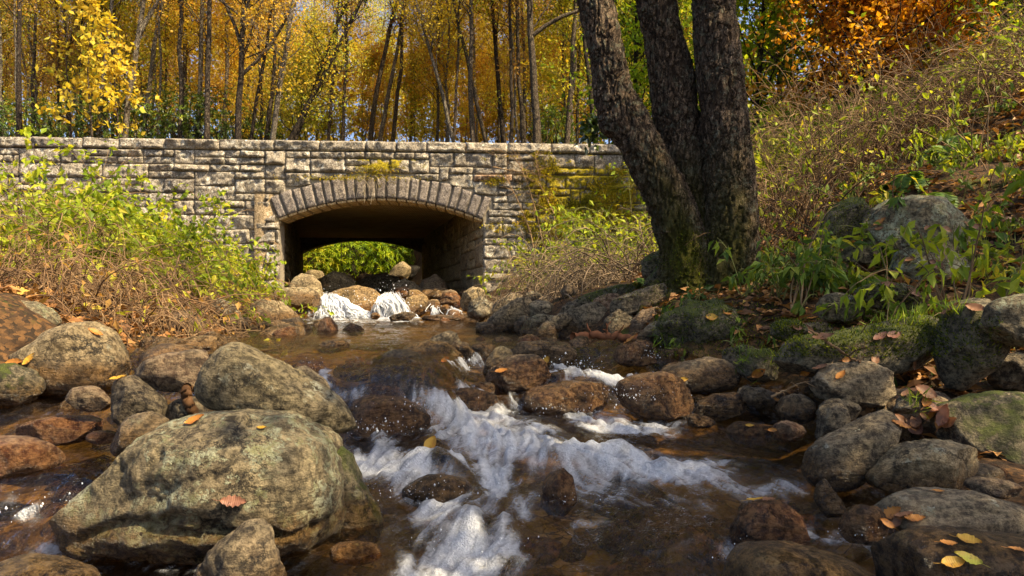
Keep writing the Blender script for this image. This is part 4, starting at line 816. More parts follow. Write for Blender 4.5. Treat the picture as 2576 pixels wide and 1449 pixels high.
for i in range(12): sunk.append((rng.uniform(20, 300), rng.uniform(1020, 1240), .05*rng.lognormal(0, .4)))
for k, (px, py, s) in enumerate(spots+sunk):
    o = prot[k % 6] if k < 6 else prot[k % 6].copy()
    if k >= 6: COL.objects.link(o)
    x, y = onground(px, py); z = float(ground_z(x, y)); w = float(wl(x, y)); base = (max(z, w-.5*s) if k < len(spots) else z-.15*s) if XL(y) < x < XR(y) else z
    o.location = (x, y, base+.2*s); sc = s/.075; o.scale = (sc*rng.uniform(.8, 1.3), sc*rng.uniform(.8, 1.2), sc*rng.uniform(.7, 1.0)); o.rotation_euler = (rng.normal(0, .3), rng.normal(0, .3), rng.uniform(0, 6.28))
    o['wet_z'] = w; tag(o, *(('small loose cobble lying among the bigger stones of the stream edge', 'stone', 'small cobbles along the stream edges') if k < len(spots) else ('small stone seen through the shallow water on the stream bed', 'stone', 'stones on the stream bed'))); ROCKS.append(o)
# ================================================================ trees of the forest
ORANGE = [(0, (.46, .24, .03)), (.4, (.64, .37, .045)), (.75, (.74, .50, .07)), (1, (.70, .56, .12))]
GOLD = [(0, (.50, .34, .03)), (.4, (.70, .52, .05)), (.8, (.72, .62, .08)), (1, (.48, .52, .07))]
YGREEN = [(0, (.26, .32, .03)), (.35, (.44, .48, .04)), (.7, (.60, .58, .06)), (1, (.66, .54, .07))]
RUST = [(0, (.34, .17, .05)), (.5, (.48, .28, .08)), (1, (.58, .38, .10))]
GREEN = [(0, (.09, .17, .012)), (.4, (.20, .32, .015)), (.75, (.38, .50, .022)), (1, (.54, .58, .03))]
DKGREEN = [(0, (.018, .04, .007)), (.5, (.045, .085, .012)), (.85, (.10, .16, .02)), (1, (.22, .26, .03))]
LM = dict(orange=leaf_mat('orange_leaves', ORANGE), gold=leaf_mat('gold_leaves', GOLD), ygreen=leaf_mat('yellow_green_leaves', YGREEN), rust=leaf_mat('rust_leaves', RUST),
          green=leaf_mat('green_leaves', GREEN), dkgreen=leaf_mat('evergreen_leaves', DKGREEN, .22, .35, .5))
LM['beech'] = leaf_mat('beech_leaves', [(0, (.46, .18, .012)), (.4, (.66, .31, .018)), (.75, (.74, .42, .03)), (1, (.70, .50, .05))], .55)
BM = dict(pale=bark_mat('pale_bark', (.56, .47, .34), (.22, .17, .115), .5, .7), mid=bark_mat('brown_bark', (.33, .25, .165), (.10, .072, .046), .35, .8), dark=bark_mat('dark_bark', (.19, .14, .095), (.05, .036, .024), .25, .8))
def tree_meshes(nm, seed, path, r0, limbs, twigs, nleaf, lo, leaf, lm, bm, reach=1.6, up=.35, leaf_lo=None, spread=.28, twigL=.8, droop=.3):
    """trunk (with limbs and twigs) and crown for a trunk following `path` (k,3) from the foot"""
    rng = np.random.default_rng(seed); mb = MB(); path = np.asarray(path, float); k = len(path)
    H = path[-1, 2]; t = np.linspace(0, 1, k); rad = r0*(1-.82*t)+.004; rad[0] *= 1.25
    tubes(mb, path, rad, 7)
    S, d, tt, _ = child(rng, path[None], limbs, lo, 1.0, .9, up); d[:, 2] = np.abs(d[:, 2])*.7+.1
    L = reach*(1.15-.75*tt)*rng.uniform(.5, 1.3, limbs)
    Pl = grow(rng, S, d, L, 8, .16, .12); tubes(mb, Pl, (r0*.30*(1.1-tt))[:, None]*np.linspace(1, .18, 8)+.003, 4)
    S2, d2, t2, _ = child(rng, Pl, twigs, .15, 1, .85, .1); L2 = twigL*rng.uniform(.4, 1.2, twigs)
    Pt = grow(rng, S2, d2, L2, 6, .2, .0); tubes(mb, Pt, np.full((twigs, 1), r0*.07+.002)*np.linspace(1, .35, 6), 3)
    S3, d3, _, _ = child(rng, Pt, twigs*2, .2, 1, .9, 0); P3_ = grow(rng, S3, d3, twigL*.5*rng.uniform(.4, 1.2, twigs*2), 4, .2, -.1); tubes(mb, P3_, np.full((twigs*2, 1), r0*.04+.0015)*np.linspace(1, .4, 4), 3)
    tm = mb.mesh(nm+'_trunk', BM[bm]); cm = None
    if nleaf:
        mb = MB(); i = rng.integers(0, len(P3_), nleaf); j = rng.integers(0, 4, nleaf); P = P3_[i, j]+rng.normal(0, spread*.35, (nleaf, 3))
        # leaves stand in loose layers with gaps between
        gap = fbm(P*.9+seed, 3); keep = gap > -.28+rng.uniform(-.25, .1, nleaf); P = P[keep]
        cl = np.clip(.5+.35*fbm(P*.55+seed+3, 3)+rng.normal(0, .2, len(P)), 0, 1)
        leaves(mb, rng, P, leaf, .62, droop, .35, tint=cl); cm = mb.mesh(nm+'_crown', LM[lm], False)
    return tm, cm
def put_tree(name, label, group, loc, tm, cm, s=1, rz=0, cat='tree'):
    t = thing(name, label, cat, loc, group); t.scale = (s, s, s); t.rotation_euler = (0, 0, rz)
    obj('trunk', tm, t)
    if cm: obj('crown', cm, t)
    return t
# the trunks the photograph shows one by one above the parapet: (x at the parapet, x at the top of the picture, D, width px, bark, crown, label)
KEY = [
 (14, 22, 26, 9, 'pale', 'gold', 'thin pale tree at the left edge above the wall'),
 (42, 48, 25, 7, 'pale', 'orange', 'very thin whitish stem second from the left edge'),
 (56, 70, 24, 15, 'dark', 'rust', 'dark trunk third from the left edge behind the wall'),
 (84, 96, 28, 10, 'mid', 'orange', 'thin brown trunk just right of the dark trunk at far left'),
 (150, 138, 30, 8, 'mid', 'rust', 'slim brown tree in the yellow leaved thicket at left'),
 (205, 215, 27, 8, 'dark', 'gold', 'slim dark tree amid the yellow leaf sprays at left'),
 (240, 264, 25, 12, 'pale', 'orange', 'pale leaning trunk right of the yellow leaf sprays'),
 (266, 268, 28, 8, 'pale', 'rust', 'slim whitish trunk beside the pale leaning trunk'),
 (314, 352, 24, 17, 'pale', 'orange', 'pale trunk that forks into two leaning stems at left centre'),
 (365, 424, 27, 13, 'pale', 'orange', 'leaning pale trunk right of the forked trunk'),
 (390, 397, 25, 7, 'pale', 'orange', 'very slender straight whitish stem between two thicker trunks'),
 (452, 461, 24.6, 14, 'mid', 'orange', 'straight trunk with light rings and a dark upper half'),
 (498, 508, 26, 14, 'pale', 'orange', 'left of a close pair of pale trunks over the evergreen shrubs'),
 (515, 511, 24, 17, 'mid', 'orange', 'right of a close pair of trunks over the evergreen shrubs'),
 (600, 609, 23.6, 21, 'dark', 'orange', 'thick dark mottled trunk standing close behind the wall'),
 (634, 702, 25, 11, 'dark', 'orange', 'slim dark trunk leaning right beside the thick mottled trunk'),
 (668, 692, 26, 15, 'mid', 'orange', 'crooked brown trunk between two right leaning trunks'),
 (702, 756, 24, 20, 'pale', 'orange', 'broad pale brown trunk leaning right left of the arch crown'),
 (726, 905, 24.4, 20, 'dark', 'ygreen', 'dark trunk leaning steeply right above the arch'),
 (752, 880, 25, 15, 'dark', 'gold', 'second dark trunk leaning steeply right above the arch'),
 (826, 852, 33.6, 10, 'mid', 'gold', 'slim trunk right of the steeply leaning dark trunks'),
 (858, 868, 33.6, 10, 'mid', 'gold', 'slim straight trunk over the crown of the arch'),
 (939, 1004, 33.6, 15, 'mid', 'gold', 'left of two parallel trunks leaning right over the arch'),
 (957, 1016, 33.6, 13, 'pale', 'gold', 'right paler one of two parallel leaning trunks over the arch'),
 (984, 1014, 33.6, 12, 'mid', 'rust', 'reddish brown trunk right of the two parallel leaning trunks'),
 (1134, 1050, 26, 13, 'pale', 'gold', 'pale trunk leaning left and crossing yellow foliage'),
 (1144, 1162, 26.6, 9, 'mid', 'ygreen', 'slim trunk rising right from the foot of the left leaning trunk'),
 (1191, 1184, 25, 16, 'mid', 'gold', 'upright brown trunk right of the left leaning trunk'),
 (1226, 1160, 27, 12, 'mid', 'gold', 'thin trunk bending left in front of yellow leaves'),
 (1262, 1250, 28, 15, 'dark', 'rust', 'dark upright trunk in the right half of the forest'),
 (1287, 1292, 26, 11, 'dark', 'gold', 'slim dark trunk left of the big branching tree'),
 (1318, 1288, 27, 13, 'mid', 'rust', 'trunk standing close on the left of the big branching tree'),
 (1356, 1340, 24, 25, 'mid', 'rust', 'big branching grey tree behind the right half of the wall'),
 (1425, 1441, 25, 17, 'mid', 'gold', 'straight lichened trunk right of the big branching tree'),
 (1500, 1462, 25, 15, 'dark', 'ygreen', 'dark trunk leaning left beside the big front tree'),
]
rng = np.random.default_rng(3)
for i, (xb, xt, D, wpx, bm, lm, lab) in enumerate(KEY):
    X0 = (xb-CX)/F*D; sl = (xt-xb)/345.0; zt = 758/F*D
    gz = float(ground_z(X0, D))-.1; z35 = (CY-345)/F*D; X0 = X0-sl*(z35-gz); H = rng.uniform(13, 17)
    z = np.linspace(0, H, 15); path = P3(sl*z, 0*z+rng.normal(0, .15)*z/6, z); path[1:, :2] += np.cumsum(rng.normal(0, .045, (14, 2)), 0)
    r = wpx/2*D/F*.92
    big = wpx > 20
    tm, cm = tree_meshes('forest_tree', 300+i, path, r, 34 if big else 24, 170, 3000, .34, .095, lm, bm, 3.2 if big else 2.0, .5, spread=.5, twigL=1.15)
    t = put_tree('forest_tree', lab+(' with '+{'gold': 'yellow', 'orange': 'orange', 'rust': 'rusty', 'ygreen': 'yellow green'}[lm]+' leaves' if len(lab.split()) < 13 and 'leaves' not in lab else ''), 'trees behind the bridge', (X0, D, gz), tm, cm)
    if 'forks' in lab:
        a = path[5]; mb = MB(); P = grow(rng, a[None], np.array([[.42, 0, 1.0]]), np.array([6.5]), 10, .06, .05); tubes(mb, P, np.linspace(r*.75, .03, 10)[None], 7); obj('limb', mb.mesh('limb', BM['pale']), t)
    if big:
        mb = MB()
        for d, L, zf, rr in (((.9, .1, .75), 6, .40, .5), ((-.42, 0, 1), 8, .46, .55), ((.2, -.1, 1), 7, .5, .5), ((-.8, .1, .55), 5, .52, .35)):
            k = int(zf*14); P = grow(rng, path[k][None], np.array([d]), np.array([L]), 10, .07, .05); tubes(mb, P, np.linspace(r*rr, .02, 10)[None], 6)
            S2, d2, t2, _ = child(rng, P, 14, .3, 1, .7, .2); P2 = grow(rng, S2, d2, rng.uniform(.8, 2, 14), 7, .15, .05); tubes(mb, P2, np.linspace(.02, .004, 7)[None]*np.ones((14, 1)), 3)
        obj('limb', mb.mesh('limb', BM['mid']), t)
# leafy young trees between the trunks
UP_ = []
for k, (lm, bm) in enumerate([('gold', 'mid'), ('ygreen', 'mid'), ('orange', 'pale')]):
    z = np.linspace(0, 6, 10); path = P3(.06*z, 0*z, z); path[1:, :2] += np.cumsum(rng.normal(0, .06, (9, 2)), 0)
    UP_.append(tree_meshes('young_tree', 460+k, path, .04, 30, 190, 3400, .05, .115, lm, bm, 1.7, .4, spread=.45, twigL=.8))
for i in range(30):
    px = 560+i*33+rng.normal(0, 12); D = rng.uniform(31, 41); X = (px-CX)/F*D
    if px < 700 and D < 33: D = 34
    if 690 < px < 1090: D = max(D, 36.5); X = (px-CX)/F*D
    k = int(rng.integers(0, 3)); put_tree('young_tree', ['young golden tree', 'young yellow green tree', 'young orange tree'][k]+(' just above the parapet over the arch' if px < 1100 else ' just above the parapet right of the arch'), 'young trees above the parapet', (X, D, float(ground_z(X, D))-.1), *UP_[k], s=rng.uniform(.7, 1.15), rz=rng.uniform(0, 6.28))
# the rest of the forest, six kinds copied
PR = []
for k, (lm, bm, r, nl, lo, reach) in enumerate([('orange', 'pale', .06, 5200, .18, 2.3), ('orange', 'mid', .08, 6500, .25, 3.0), ('gold', 'mid', .07, 6500, .16, 2.8), ('gold', 'pale', .05, 4200, .12, 2.0), ('ygreen', 'mid', .065, 6000, .10, 2.6), ('rust', 'pale', .06, 3600, .2, 2.2)]):
    z = np.linspace(0, 15, 14); path = P3(0*z, 0*z, z); path[1:, :2] += np.cumsum(rng.normal(0, .09, (13, 2)), 0)
    PR.append(tree_meshes('woodland_tree', 400+k, path, r, 34, 260, int(nl*1.7), lo, .098, lm, bm, reach, .45, spread=.55, twigL=1.2))
NM = ['orange leaved pale stemmed tree', 'tall orange leaved brown tree', 'golden leaved brown tree', 'small golden tree with pale stem', 'yellow green dark stemmed tree', 'thin leaved rust coloured tree']
def zone(px):
    if px < 420: return [0, 5, 3, 2, 4, 5]
    if px < 860: return [0, 1, 4, 0, 2, 3]
    if px < 1150: return [2, 3, 4, 2, 3, 0]
    if px < 1420: return [2, 3, 5, 4, 2, 5]
    return [4, 3, 4, 2, 4, 2]
n = 0
for D in np.concatenate([rng.uniform(26, 34, 42), rng.uniform(34, 48, 60), rng.uniform(48, 66, 34)]):
    px = (n*0.61803 % 1)*1880-80+rng.normal(0, 20); n += 1
    if D < 37 and 690 < px < 1090: continue
    k = int(rng.choice(zone(px))); X = (px-CX)/F*D; gz = float(ground_z(X, D))-.1
    dist = 'near' if D < 34 else ('middle' if D < 48 else 'far')
    side = 'left of the arch' if px < 650 else ('over the arch' if px < 1250 else 'right of the arch')
    put_tree('woodland_tree', f'{NM[k]} in the {dist} forest {side}', 'trees of the forest rows', (X, D, gz), *PR[k], s=rng.uniform(.75, 1.2), rz=rng.uniform(0, 6.28))
# far wood closing the valley: one mass
mb = MB(); N = 42000
px = rng.uniform(-150, 2750, N); D = rng.uniform(66, 84, N); X = (px-CX)/F*D; top = 13+4.5*fbm(P3(X*.09, D*.06, 0), 3)
z = ground_z(X, D, False)+top*rng.uniform(0, 1, N)**.8
P = P3(X, D, z); P = P[fbm(P*.35, 3) > -.2]
leaves(mb, rng, P, .62, .7, .2, .35, tint=np.clip(.5+.5*fbm(P*.12, 3)+rng.normal(0, .2, len(P)), 0, 1))
o = obj('far_woods', mb.mesh('far_woods', leaf_mat('far_leaves', [(0, (.26, .12, .015)), (.35, (.46, .24, .025)), (.7, (.52, .38, .03)), (1, (.30, .32, .03))]), False)); tag(o, 'far wooded slope in autumn yellow and orange closing the valley', 'woods', kind='stuff')

# ================================================================ shrubs
def shrub(name, label, base, n, L, r, mat_stem, leafm=None, nleaf=0, leaf=.07, lean=(0, 0, 0), spread=.6, grav=-.35, twigs=5, rad=.25, wander=.10, asp=.55, group=None, seed=0, five=True, cat='shrub', twigL=.45, up=1.0, droop=.35, sides=4):
    """many stems from one foot, arching over, with side twigs and leaves"""
    rng = np.random.default_rng(900+seed); base = np.asarray(base, float); mb = MB()
    S = rng.normal(0, rad, (n, 3))*np.array([1, 1, 0]); S[:, 2] = ground_z(base[0]+S[:, 0], base[1]+S[:, 1], False)-base[2]-.02 if base[2] > -5 else 0
    S[:, 2] = np.clip(S[:, 2], -.5, .6)
    d = rng.normal(0, spread, (n, 3)); d[:, 2] = up; d += np.array(lean); LL = L*rng.uniform(.5, 1.2, n)
    P = grow(rng, S, d, LL, 12, wander, grav); tubes(mb, P, (r*rng.uniform(.6, 1.3, n))[:, None]*np.linspace(1, .3, 12), sides)
    m = n*twigs
    if m:
        S2, d2, t2, _ = child(rng, P, m, .25, 1, .75, .15); P2 = grow(rng, S2, d2, L*twigL*rng.uniform(.3, 1.1, m), 7, .16, grav*.5); tubes(mb, P2, (r*.45)*np.ones((m, 1))*np.linspace(1, .35, 7), 3)
    else: P2 = P
    t = thing(name, label, cat, base, group); obj('stems', mb.mesh('stems', mat_stem), t)
    if nleaf:
        mb = MB(); i = rng.integers(0, len(P2), nleaf); f = rng.uniform(.2, 1, nleaf)*(P2.shape[1]-1.01); j = f.astype(int); w = (f-j)[:, None]
        Q = P2[i, j]*(1-w)+P2[i, j+1]*w+rng.normal(0, .02, (nleaf, 3))
        A = unit(P2[i, j+1]-P2[i, j])*.5+unit(rng.normal(0, 1, (nleaf, 3)))*.8
        leaves(mb, rng, Q, leaf, asp, droop, .4, five, A, np.clip(.5+.3*fbm(Q*2+seed, 2)+rng.normal(0, .22, nleaf), 0, 1)); obj('leaves', mb.mesh('leaves', leafm, False), t)
    return t
def stem_mat(name, a, b):
    g = G(name); v = g.shift(); n1 = g.noise(v, 18, 4, .6); r = g.math('ADD', g.math('MULTIPLY', g.noise(v, 3.1, 2), .9), g.math('MULTIPLY', n1, .4))
    return g.surf(g.pbr(g.mix(g.step(r, .45, .85), a, b), .8, None, .2))
tan_st = stem_mat('tan_stems', (.08, .050, .024), (.34, .215, .105)); grey_st = stem_mat('grey_stems', (.045, .032, .019), (.29, .205, .12)); brown_st = stem_mat('brown_stems', (.055, .033, .018), (.24, .14, .065)); dark_st = stem_mat('dark_stems', (.030, .018, .010), (.15, .085, .04)); green_st = stem_mat('green_stems', (.10, .11, .03), (.28, .28, .08))
lime = leaf_mat('lime_leaves', [(0, (.09, .15, .012)), (.35, (.24, .34, .018)), (.7, (.44, .50, .03)), (1, (.58, .50, .05))], .5)
sapl = leaf_mat('sapling_leaves', [(0, (.10, .17, .015)), (.5, (.22, .30, .02)), (1, (.40, .42, .03))], .45)
herb = leaf_mat('herb_leaves', [(0, (.05, .10, .02)), (.5, (.12, .20, .025)), (.85, (.24, .32, .03)), (1, (.36, .36, .05))], .4)
def gpos(px, py, D=None):
    if D is None: X, D = onground(px, py)
    else: X = (px-CX)/F*D
    return (X, D, float(ground_z(X, D, False)))
# left bank: leafy shrubs in front of the wall
LB = [(20, 640, 8.0, 'tall leafy shrub at the left edge in front of the wall', 1.9, 520), (110, 660, 8.8, 'yellow green shrub second from the left edge before the wall', 1.9, 620), (190, 680, 7.6, 'broad lime green shrub with long bare canes at left', 1.9, 640), (270, 690, 9.4, 'leafy shrub against the wall left of the arch', 1.8, 640),
      (340, 690, 8.4, 'bright yellow green shrub in the middle of the left bank', 1.55, 620), (420, 700, 9.6, 'lime green shrub beside the pale upright rock', 1.5, 560), (490, 705, 10.4, 'leafy shrub reaching toward the left abutment', 1.45, 520), (560, 715, 11.2, 'small leafy shrub at the foot of the left abutment', 1.05, 380), (70, 720, 6.8, 'low leafy shrub over the grey lichen boulder', 1.0, 380), (390, 745, 7.4, 'low green shrub beside the smooth dark boulder', .8, 300)]
for i, (px, py, D, lab, L, nl) in enumerate(LB):
    b = gpos(px, py, D); shrub('leafy_shrub', lab, b, 34, L, .007, brown_st if i % 2 else tan_st, lime, nl*3, .085, (.05, -.12, 0), .42, -.42, 5, .30, group='shrubs of the left bank', seed=i, twigL=.4)
for i, (px, py, D, lab, n, L) in enumerate([(60, 760, 6.3, 'tangle of brown bramble canes at the left edge over the shore', 60, 1.25), (210, 765, 6.6, 'dense heap of dead bramble canes on the left shore', 70, 1.3), (340, 765, 6.2, 'brown dead canes hanging to the water left of the smooth dark boulder', 54, 1.1), (120, 720, 7.6, 'dark canes under the leafy shrubs at far left', 50, 1.3), (450, 755, 7.6, 'dead twigs beside the smooth dark boulder on the left shore', 34, .9), (270, 720, 7.2, 'matted dead canes in the middle of the left bank', 54, 1.2), (180, 800, 5.3, 'low bramble hanging over the top of the tan sunlit boulder', 60, .75), (300, 815, 5.2, 'bramble canes trailing into the water beside the tan sunlit boulder', 60, .75), (60, 745, 5.2, 'bramble behind the lichen boulder at the left edge', 60, .85), (400, 800, 5.8, 'low canes in front of the smooth dark boulder', 44, .6), (150, 740, 5.9, 'thick bramble mat above the tan sunlit boulder', 70, .95), (280, 750, 5.8, 'thick bramble mat left of the hanging stick', 70, .95)]):
    shrub('bramble_tangle', lab, gpos(px, py, D), n, L*1.15, .0055, brown_st if i % 2 == 0 else tan_st, LM['ygreen'] if i % 2 else LM['rust'], 150, .06, (.2, -.2, 0), .9, -.75, 5, .38, .20, group='bramble on the left shore', seed=30+i, up=.8)
# the dead branch that stands out into the water
def branch(name, label, pts, r0, mat, subs=8, subL=.3, seed=0, cat='branch', r1=None):
    rng = np.random.default_rng(1500+seed); P0 = np.array([W(*p) for p in pts]); n = len(P0); t = np.linspace(0, n-1, 26)
    P = np.stack([np.interp(t, np.arange(n), P0[:, i]) for i in range(3)], -1); k = np.array([.25, .5, .25])
    for _ in range(2): P[1:-1] = .25*P[:-2]+.5*P[1:-1]+.25*P[2:]
    P += rng.normal(0, r0*.25, P.shape); mb = MB(); tubes(mb, P, np.linspace(r0, r1 or r0*.25, 26)[None], 7)
    if subs:
        S2, d2, t2, _ = child(rng, P[None], subs, .2, 1, .8, .05); P2 = grow(rng, S2, d2, subL*rng.uniform(.4, 1.2, subs), 7, .15, -.05); tubes(mb, P2, (r0*.4)*np.ones((subs, 1))*np.linspace(1, .3, 7), 4)
        S3, d3, t3, _ = child(rng, P2, subs*2, .2, 1, .8, 0); P3_ = grow(rng, S3, d3, subL*.5*rng.uniform(.4, 1.2, subs*2), 5, .15, 0); tubes(mb, P3_, (r0*.22)*np.ones((subs*2, 1))*np.linspace(1, .4, 5), 3)
    c = P.mean(0); return tag(obj(name, mb.mesh(name, mat, off=c), None, c), label, cat)
branch('dead_branch', 'thick bare branch rising from the leafy left bank and bending down to the pool', [(210, 640, 7.6), (275, 632, 7.4), (340, 660, 7.0), (400, 690, 6.6), (432, 710, 6.4), (500, 760, 6.3), (560, 800, 6.3), (600, 832, 6.2)], .016, brown_st, 10, .5, 1)
branch('dead_branch', 'straight bare stick hanging down from the branch fork to the water', [(405, 655, 6.5), (428, 705, 6.4), (432, 760, 6.1), (436, 815, 5.7), (452, 870, 5.2)], .010, brown_st, 7, .35, 2)
branch('dead_branch', 'upright bare twig crossing the branch fork', [(452, 640, 6.5), (440, 680, 6.45), (428, 712, 6.4), (418, 760, 6.2)], .009, tan_st, 5, .3, 3)
branch('dead_branch', 'curved bare twigs dipping in the water left of the hanging stick', [(290, 790, 5.6), (320, 830, 5.2), (338, 870, 4.8), (345, 905, 4.6)], .007, tan_st, 6, .3, 4)
branch('dead_branch', 'thin stick lying over the tan boulder against the left abutment', [(640, 690, 11.4), (700, 705, 11.6), (740, 716, 11.7), (790, 735, 11.4)], .008, brown_st, 4, .3, 5)
branch('dead_branch', 'long thin cane crossing the leafy shrubs at upper left', [(0, 640, 7), (90, 590, 7), (190, 520, 7), (300, 420, 7.4), (345, 370, 7.6)], .007, brown_st, 8, .4, 6)
branch('dead_branch', 'upright forked cane over the shrubs at left', [(100, 730, 6.6), (90, 640, 6.6), (60, 560, 6.6), (40, 470, 6.6)], .009, brown_st, 9, .5, 7)
branch('driftwood_log', 'red brown log lying across the head of the chute on the right', [(1438, 850, 5.0), (1490, 847, 5.0), (1550, 848, 4.95), (1608, 855, 4.9)], .034, stem_mat('wet_wood', (.10, .035, .014), (.26, .10, .04)), 4, .15, 8, 'log', .026)
branch('wet_stick', 'short dark upright stump of wood left of the wedge slab', [(490, 1058, 2.5), (478, 1020, 2.5), (468, 990, 2.5), (466, 975, 2.5)], .020, stem_mat('wet_bark', (.06, .028, .012), (.22, .11, .04)), 0, seed=9, cat='stick', r1=.018)
branch('fallen_stick', 'broken stick hanging over the front of the mossy slab', [(2045, 838, 3.05), (2070, 850, 3.02), (2110, 880, 2.98), (2150, 905, 2.98), (2168, 914, 3.0)], .011, brown_st, 4, .12, 10, 'stick')
branch('fallen_stick', 'thin pale stick lying across the dark hollow at the right shore', [(1940, 998, 3.1), (1970, 985, 3.1), (2010, 965, 3.05), (2040, 958, 3.0)], .006, tan_st, 3, .12, 11, 'stick')
# bare shrubs between the wall and the big tree
for i, (px, py, D, lab, n, L, lean) in enumerate([(1400, 735, 9.5, 'grey bare shrub with arching twigs before the right end of the wall', 90, 1.35, (-.35, -.2, 0)), (1500, 730, 8.6, 'bare twiggy shrub left of the big tree leaning over the slabs', 95, 1.5, (-.55, -.25, 0)), (1590, 720, 8.0, 'bare grey shrub close behind the left stem of the big tree', 90, 1.7, (-.7, -.1, .2)), (1450, 745, 7.8, 'low heap of dead grey twigs above the dark slab', 80, .95, (-.4, -.5, 0)), (1350, 740, 10.5, 'brown dead twigs at the foot of the right abutment', 60, .9, (-.2, -.3, 0)), (1620, 690, 9.5, 'tall bare shrub against the wall behind the big tree', 70, 2.1, (-.35, 0, .3))]):
    shrub('bare_shrub', lab, gpos(px, py, D), int(n*.6), L, .0085, grey_st if i != 4 else brown_st, None, 0, lean=lean, spread=.65, grav=-.75, twigs=5, rad=.32, wander=.13, group='bare shrubs before the right end of the wall', seed=50+i, up=.7)
for i, (px, py, D, lab, L, nl) in enumerate([(1420, 650, 11.6, 'bright lime green shrub against the mossy part of the wall', 1.35, 900), (1520, 640, 11.0, 'lime green shrub behind the bare twigs right of the wall moss', 1.5, 800), (1395, 700, 11.2, 'small light green plant at the foot of the mossy wall', .6, 360), (1585, 560, 12.0, 'yellow green shrub behind the left stem of the big tree', 2.2, 1000)]):
    b = gpos(px, py, D); shrub('green_shrub', lab, b, 26, L, .006, green_st, lime, nl, .085, (-.1, -.2, 0), .45, -.4, 5, .25, group='green shrubs at the right end of the wall', seed=60+i)
# climbing stems on the wall
for i, (pts, lab) in enumerate([([(1345, 720), (1340, 600), (1310, 520), (1270, 440), (1280, 400)], 'climbing vine stem on the wall just right of the arch'), ([(1372, 640), (1350, 540), (1330, 470), (1300, 400), (1255, 375)], 'long climbing vine stem crossing the mossy stones'), ([(1400, 620), (1395, 540), (1360, 470), (1345, 380)], 'climbing vine stem at the middle of the mossy stones'), ([(1240, 420), (1290, 430), (1330, 432), (1400, 450)], 'vine runner lying level across the mossy stones')]):
    b = branch('climbing_vine', lab, [(x, y, 13.22+.054*((x-CX)/F*13.3)) for x, y in pts], .014, tan_st, 16, .5, 20+i, 'vine')
# roots hanging over the crown of the arch
rng = np.random.default_rng(8); mb = MB(); c0 = W(925, 452, 13.02); n = 22
S = c0+rng.normal(0, 1, (n, 3))*np.array([.12, .03, .03]); d = np.stack([rng.normal(-.1, .9, n), rng.normal(-.3, .15, n), rng.normal(-.25, .45, n)], -1)
P = grow(rng, S, d, rng.uniform(.18, .5, n), 9, .14, -.5); tubes(mb, P, .006*rng.uniform(.5, 1.3, n)[:, None]*np.linspace(1, .4, 9), 4)
tag(obj('hanging_roots', mb.mesh('hanging_roots', stem_mat('dry_roots', (.22, .17, .10), (.55, .47, .33)), off=c0), None, c0), 'tuft of dry pale roots hanging over the crown of the arch', 'roots')
# moss and ferns growing on the ledge over the arch
def tuft(name, label, px, py, D, sx, sz, n, L, lm, seed, cat='moss', down=-.2, onto=None):
    rng = np.random.default_rng(1700+seed); c0 = W(px, py, D); S = c0+rng.normal(0, 1, (n, 3))*np.array([sx, .03, sz]); mb = MB()
    leaves(mb, rng, S, L, .22, -down*.5, .1, False, unit(rng.normal(0, 1, (n, 3)))+np.array([0, -.5, down]))
    return tag(obj(name, mb.mesh(name, lm, False, c0), None, c0), label, cat, None, 'stuff')
mossl = leaf_mat('moss_tufts', [(0, (.10, .10, .008)), (.4, (.30, .26, .015)), (.75, (.48, .38, .02)), (1, (.50, .30, .02))], .25, .8, .1)
for i, a in enumerate([(945, 425, 12.96, .17, .05, 700, 'brown green moss cushion on the ledge above the arch crown'), (900, 447, 12.96, .55, .025, 700, 'fringe of yellow moss along the top of the arch ring')]):
    tuft('moss_patch', a[6], *a[:6], .05, mossl, i)
rng = np.random.default_rng(61); mb = MB(); N = 60000; u = rng.uniform(1.9, 6.2, N); z = rng.uniform(.3, 3.0, N)
pt = fbm(P3(u*1.9, z*4.2, 2.0), 5)*.62+fbm(P3(u*9, z*14, 5), 3)*.16; lim = .20+.36*np.abs(u-3.6)/1.9-.22*np.exp(-((z-1.9)/.7)**2); k = pt > lim; u, z = u[k], z[k]
leaves(mb, rng, wp(u, z, .045+.03*rng.random(len(u))), .045, .3, .5, .1, False, rng.normal(0, .7, (len(u), 3))+nd_*.7+np.array([0, 0, -.5]), np.clip(.5+.4*fbm(P3(u*3, z*3, 0), 3)+rng.normal(0, .2, len(u)), 0, 1))
tag(obj('wall_moss', mb.mesh('wall_moss', mossl, False)), 'golden moss mats over the stones at the right end of the wall', 'moss', None, 'stuff')

